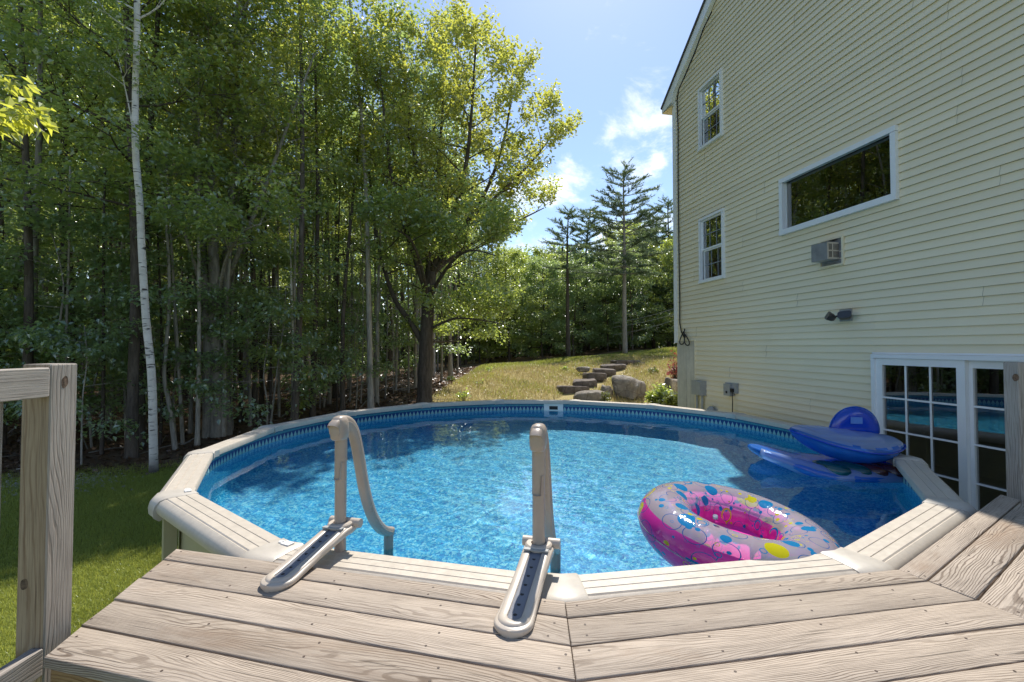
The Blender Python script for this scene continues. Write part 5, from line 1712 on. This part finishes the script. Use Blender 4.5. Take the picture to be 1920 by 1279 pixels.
# far wood that closes every gap: one mass of leaf sprays and trunks
def far_wood():
    rs = np.random.RandomState(3)
    rng = random.Random(3)
    n = 5200
    ang = rs.uniform(-1.15, .42, n)
    rad = rs.uniform(42, 56, n)
    x, y = np.sin(ang) * rad, np.cos(ang) * rad
    top = np.where(ang < -.08, 13.5, 8.5) + 1.6 * np.sin(ang * 23) + 1.1 * np.sin(ang * 51 + 1)
    z = ground_z(x, y) + .2 + rs.uniform(0, 1, n) ** 1.15 * top
    A = np.stack([x, y, z], 1)
    B = A + rs.normal(0, .9, (n, 3)) * np.array([1, 1, .35])
    o = link('far_wood', leaf_cloud(A, B, 26, .42, rs, .9, .6, .3, 'far_wood', M['leafd'], .25))
    tag(o, kind='stuff')
    w = MB()
    for i in range(260):
        a = rng.uniform(-1.15, .42); r_ = rng.uniform(38, 52)
        p = Vector((math.sin(a) * r_, math.cos(a) * r_, 0)); p.z = gz(p.x, p.y) - .2
        w.tube([p, p + Vector((rng.uniform(-.4, .4), 0, 9))], [.14, .08], 5, cap=False)
    tag(w.build('far_trunks', M['barkd']), kind='stuff')
far_wood()

# ---- near branch of leaves reaching in from the left
def near_branch():
    rng = random.Random(9); rs = np.random.RandomState(9)
    Y = 3.4
    o0 = at(-130, 150, Y)
    p = lambda x, y, d=0: at(x, y, Y + d) - o0
    w = MB()
    A, B = [], []
    for path in (((-130, 150), (-40, 178), (30, 196), (95, 214)), ((-60, 165), (0, 150), (40, 150)), ((-20, 185), (30, 215), (70, 222)), ((-60, 180), (-10, 225), (20, 235))):
        pts = smooth_path([p(x, y, rng.uniform(-.1, .1)) for x, y in path], 3)
        w.tube(pts, [.012 - .009 * i / (len(pts) - 1) for i in range(len(pts))], 5, cap=False)
        for i in range(2, len(pts) - 1):
            A.append(tuple(pts[i])); B.append(tuple(pts[i + 1] + Vector((rng.uniform(-.05, .05), rng.uniform(-.1, .1), 0))))
    o = tag(empty('overhanging_branch', o0), 'bright yellow green leafy branch reaching in above the railing', 'branch')
    w.build('twig', M['bark'], o, smooth=True)
    link('foliage', leaf_cloud(A, B, 10, .088, rs, .12, .6, .9, 'foliage', M['leafbright'], .025, .30), None, o)
near_branch()

# ---- grass, weeds, leaf litter
def blades(name, n, fx, size, m, wid=.10, lean=.5, seed=1):
    rs = np.random.RandomState(seed)
    P = fx(rs, n)
    n = len(P)
    L = size * rs.uniform(.5, 1.3, n)[:, None]
    a = rs.uniform(0, 2 * PI, n)
    h = np.stack([np.cos(a), np.sin(a), np.zeros(n)], 1)
    lat = np.stack([-np.sin(a), np.cos(a), np.zeros(n)], 1)
    ln = rs.uniform(.1, 1, n)[:, None] * lean
    mid = P + np.array([0, 0, .6]) * L + h * L * ln * .3
    tip = P + np.array([0, 0, 1.0]) * L * (1 - .3 * ln) + h * L * ln
    w = L * wid
    v = np.stack([P - lat * w, P + lat * w, mid + lat * w * .7, tip, mid - lat * w * .7], 1).reshape(-1, 3)
    k = np.arange(n)[:, None] * 5
    f = np.concatenate([k + np.array([[0, 1, 2, 4]])], 0)
    t = k + np.array([[4, 2, 3, 3]])
    # tips as degenerate-free triangles: use a separate tri mesh joined through quads split
    q1 = k + np.array([[0, 1, 2]]); q2 = k + np.array([[0, 2, 4]]); q3 = k + np.array([[4, 2, 3]])
    o = link(name, np_mesh(name, v, np.concatenate([q1, q2, q3], 0), m))
    tag(o, kind='stuff')
    return o
def on_ground(x, y): return np.stack([x, y, ground_z(x, y) - .005], 1)
def lawn_left(rs, n):
    y = rs.uniform(3.0, 11.5, n); x = rs.uniform(-9.5, -2.2, n)
    k = (y < forest_front(x) - .1 + rs.normal(0, .35, n)) & ((x - PC.x) ** 2 + (y - PC.y) ** 2 > 3.33 ** 2) & (x > -1.12 * y - .6) & (x < -.78 * y + 4.2)
    return on_ground(x[k], y[k])
blades('lawn_grass', 620000, lawn_left, .055, M['grass'], .038, .9, 1)
def hill_pts(rs, n, y0=10.5, y1=25):
    y = rs.uniform(y0, y1, n) ; x = rs.uniform(-4.5, 9, n)
    k = (y < forest_front(x) - .1) & (x < 3.6 + (y - 9.9) * .42)
    sx = 1.98 + (y - 14.5) * .63
    k &= ~((np.abs(x - sx) < .36 + .12 * np.sin(y * 3)) & (y > 13.6) & (y < 19.2))
    return on_ground(x[k], y[k])
def hill_dry(rs, n):
    P = hill_pts(rs, n)
    k = rs.uniform(0, 1, len(P)) < np.clip((23.0 - P[:, 1]) / 4, .12, 1) * np.clip((P[:, 0] + 5.5) / 4, .3, 1)
    return P[k]
def hill_green(rs, n):
    P = hill_pts(rs, n)
    patch = np.sin(P[:, 0] * 1.7 + 1) * np.sin(P[:, 1] * 1.3) + .6 * np.sin(P[:, 0] * 4.1 + P[:, 1] * 2.7)
    k = (rs.uniform(0, 1, len(P)) < .32 + .42 * patch) | (P[:, 1] > 20.5)
    return P[k]
blades('dry_grass', 90000, hill_dry, .13, M['straw'], .05, 1.0, 2)
blades('hill_grass', 110000, hill_green, .11, M['grass'], .06, .8, 3)

def litter():
    rs = np.random.RandomState(6)
    n = 60000
    y = rs.uniform(8, 26, n); x = rs.uniform(-22, -1.5, n)
    k = (y > forest_front(x) - .4 + rs.normal(0, .3, n)) & (x > -1.15 * y - 1)
    P = on_ground(x[k], y[k]) + np.array([0, 0, .02]); n = len(P)
    a = rs.uniform(0, 6.28, n)
    nor = unit(np.array([0, 0, 1.0]) + rs.normal(0, .35, (n, 3)))
    d = unit(np.cross(nor, np.stack([np.cos(a), np.sin(a), np.zeros(n)], 1))); l = np.cross(nor, d)
    L = rs.uniform(.03, .075, n)[:, None]
    v = np.stack([P - d * L, P - l * L * .6, P + d * L, P + l * L * .6], 1).reshape(-1, 3)
    tag(link('leaf_litter', np_mesh('leaf_litter', v, np.arange(4 * n).reshape(-1, 4), M['litter'])), kind='stuff')
    # fallen sticks
    rng = random.Random(2); w = MB()
    for i in range(240):
        y = rng.uniform(8, 20); x = rng.uniform(-18, -3)
        if y < forest_front(x) + .2: continue
        a = rng.uniform(0, 6.28); L = rng.uniform(.3, 1.6)
        p = Vector((x, y, gz(x, y) + .03)); q = p + Vector((math.cos(a) * L, math.sin(a) * L, 0)); q.z = gz(q.x, q.y) + rng.uniform(.02, .25)
        w.tube([p, (p + q) / 2 + Vector((0, 0, .03)), q], [.014, .012, .005], 4, cap=False)
    tag(w.build('fallen_sticks', M['bark']), kind='stuff')
    # gravel strip by the wood edge
    g = MB()
    for i in range(900):
        x = -7.6 + rng.gauss(0, .5); y = 7.75 + rng.gauss(0, .3) + (x + 7.6) * -.12
        s = rng.uniform(.015, .035)
        c = Vector((x, y, gz(x, y) + s * .3))
        a = rng.uniform(0, 6.28)
        vs = [c + Vector((math.cos(a + t) * s * rng.uniform(.8, 1.3), math.sin(a + t) * s * rng.uniform(.7, 1.1), 0)) for t in (0, 1.57, 3.14, 4.71)] + [c + Vector((0, 0, s * .8)), c - Vector((0, 0, s * .5))]
        g.add(vs, [(0, 1, 4), (1, 2, 4), (2, 3, 4), (3, 0, 4)])
    tag(g.build('gravel', simple('grey_gravel', (0.34, 0.32, 0.30), .9, .2, .3, 14)), kind='stuff')
litter()

# ------------------------------------------------------------------ stone steps, boulders, shrubs
def rock(c, size, seed, nu=18, nv=11, pw=.7, rough=.16, flat_top=False):
    rs = np.random.RandomState(seed)
    ks = [(rs.normal(0, 1, 3) * f, rs.uniform(0, 6.28), a) for f, a in ((1.6, .5), (2.4, .4), (4.0, .28), (6.5, .18), (10, .10)) for _ in range(2)]
    mb = MB(); rings = []
    for i in range(nv + 1):
        ph = -PI / 2 + PI * i / nv
        ring = []
        for j in range(nu):
            a = 2 * PI * j / nu
            d = np.array([math.cos(a) * math.cos(ph), math.sin(a) * math.cos(ph), math.sin(ph)])
            q = np.sign(d) * np.abs(d) ** pw
            nse = sum(am * math.sin(float(np.dot(kk, d)) + ph0) for kk, ph0, am in ks)
            q = q * (1 + rough * nse)
            if flat_top: q[2] = min(q[2], .72 + .08 * nse)
            ring.append(Vector((q[0] * size[0], q[1] * size[1], q[2] * size[2])))
        rings.append(ring)
    return mb.sweep(rings)
def build_stones():
    lab = ['lowest and widest dark stone step nearest the pool', 'second stone step up from the pool', 'third stone step up from the pool', 'fourth stone step, third from the top', 'fifth stone step, just under the topmost', 'topmost long flat stone step']
    st = [((1048, 1104), 733, 14.5, .20), ((1076, 1120), 719.5, 15.3, .17), ((1099, 1137), 706, 16.1, .17), ((1114, 1156), 697, 16.9, .16), ((1132, 1173), 688.5, 17.7, .14), ((1152, 1199), 680.5, 18.5, .12)]
    for i, ((x0, x1), py, Y, th) in enumerate(st):
        a, b = at(x0, py, Y), at(x1, py, Y)
        c = (a + b) / 2 + Vector((0, .32, -th / 2 + .05))
        o = rock((0, 0, 0), ((b.x - a.x) / 2 * 1.02, .40, th * 1.05), 40 + i, 26, 9, .42, .085, True).build('stone_step', M['step'], None, c, (R((-3, 2, -2, 1, 3, -1)[i]), R((2, -3, 2, 3, -2, 1)[i]), R((8, -6, 5, -4, 6, 3)[i])), angle=R(45))
        tag(o, lab[i], 'step', 'stone steps climbing the bank')
    bl = [((1155, 1222), 711, 756, 14.0, 'big grey boulder beside the stone steps', 1), ((1131, 1156), 725, 748, 13.9, 'small round stone leaning on the big boulder', 2),
          ((1082, 1142), 735, 762, 13.4, 'low flat boulder at the foot of the steps', 3), ((1250, 1282), 712, 752, 13.4, 'boulder half hidden between the shrub and the concrete pier', 4),
          ((1105, 1122), 716, 726, 15.2, 'small stone wedged beside the second step', 5), ((1200, 1217), 680, 688, 18.0, 'flat little stone right of the topmost step', 6), ((1083, 1106), 688, 697, 17.3, 'pale flat rock sunk in the dry grass left of the steps', 7)]
    for (xs, y0, y1, Y, label, sd) in bl:
        a, b = at(xs[0], y1, Y), at(xs[1], y0, Y)
        w = (b.x - a.x) / 2; h = (b.z - a.z) / 2
        tag(rock((0, 0, 0), (w * 1.0, w * .8, h * 1.08), 60 + sd, 26, 16, .62, .165).build('boulder', M['stone'], None, ((a.x + b.x) / 2, Y + .3, (a.z + b.z) / 2), (0, R(sd * 7 % 11 - 5), sd * .9), angle=R(55)), label, 'boulder')
build_stones()

def shrub(name, px, py_top, py_bot, Y, wpx, label, mat, n=26, size=.10, seed=1, per=16, cat='shrub'):
    rng = random.Random(seed); rs = np.random.RandomState(seed)
    b = at(px, py_bot, Y); z0 = min(gz(b.x, Y), b.z)
    H = at(px, py_top, Y).z - z0; W = wpx * Y / F_PX / 2
    w = MB(); A, B = [], []
    for i in range(n):
        a = rng.uniform(0, 6.28); rr = math.sqrt(rng.random())
        e = Vector((math.cos(a) * rr * W, math.sin(a) * rr * W * .8, H * rng.uniform(.55, 1.0) * (1 - .35 * rr * rr)))
        mid = Vector((e.x * .4, e.y * .4, e.z * .6))
        w.tube([Vector((e.x * .1, e.y * .1, -.05)), mid, e], [.009, .007, .003], 4, cap=False)
        A.append(tuple(mid)); B.append(tuple(e))
    o = tag(empty(name, (b.x, Y, z0)), label, cat)
    w.build('stem', M['barkd'], o)
    link('foliage', leaf_cloud(A, B, per, size, rs, .14, .7, .3, 'foliage', M[mat], .05), None, o)
    return o
shrub('shrub', 1240, 716, 775, 12.9, 52, 'leafy green shrub against the concrete pier', 'leaf', 46, .10, 1, 26)
shrub('shrub', 1263, 726, 770, 12.3, 26, 'bright yellow green ferny shrub at the foot of the pier', 'leafbush', 26, .12, 2, 18)
shrub('shrub', 1133, 733, 756, 13.4, 14, 'small green tuft between the flat boulder and the big boulder', 'leafbush', 12, .08, 3, 14)
shrub('red_shrub', 1266, 652, 695, 14.6, 30, 'thin red leaved shrub at the corner of the house', 'leafred', 30, .07, 4, 10)
shrub('weed_plant', 1004, 694, 720, 18.5, 22, 'leafy weed growing on the bank left of the steps', 'leaf', 14, .11, 5, 12, 'weed')
shrub('weed_plant', 952, 702, 724, 18.0, 18, 'low weed on the bank below the large maple', 'leaf', 12, .11, 6, 12, 'weed')
shrub('weed_plant', 916, 685, 706, 19.5, 12, 'small upright weed high on the bank by the wood', 'leaf', 8, .10, 7, 12, 'weed')

for q, (px, py, Y, wpx, mt, lab) in enumerate(((870, 742, 14.5, 26, 'leaf', 'leafy weed near the rim right of the large maple'), (845, 716, 18, 14, 'leafbush', 'small yellow green weed between the large maple and the bank'), (985, 728, 16.5, 14, 'leafbush', 'yellow green tuft low on the bank left of the lowest step'), (1060, 700, 18.5, 10, 'leaf', 'small tuft left of the third stone step'), (1225, 700, 16.5, 14, 'leafbush', 'pale tuft above the big boulder'), (900, 725, 17, 16, 'leaf', 'weed in the middle of the bank below the wood'))):
    shrub('weed_plant', px, py - 14, py + 3, Y, wpx, lab, mt, 9, .09, 30 + q, 10, 'weed')

# overhead wires crossing behind the corner of the house
def wires():
    for i, (y0, y1, lab) in enumerate(((598, 572, 'uppermost of three thin overhead wires beside the house corner'), (606, 583, 'middle one of three thin overhead wires beside the house corner'), (620, 594, 'lowest of three thin overhead wires beside the house corner'))):
        a, b = at(1150, y0 + 8, 27), at(1300, y1 - 6, 24)
        pts = [a.lerp(b, t) - Vector((0, 0, .5 * t * (1 - t))) for t in np.linspace(0, 1, 10)]
        tag(MB().tube(pts, .012, 5).build('overhead_wire', M['greyplastic']), lab, 'wire', 'overhead wires')
wires()
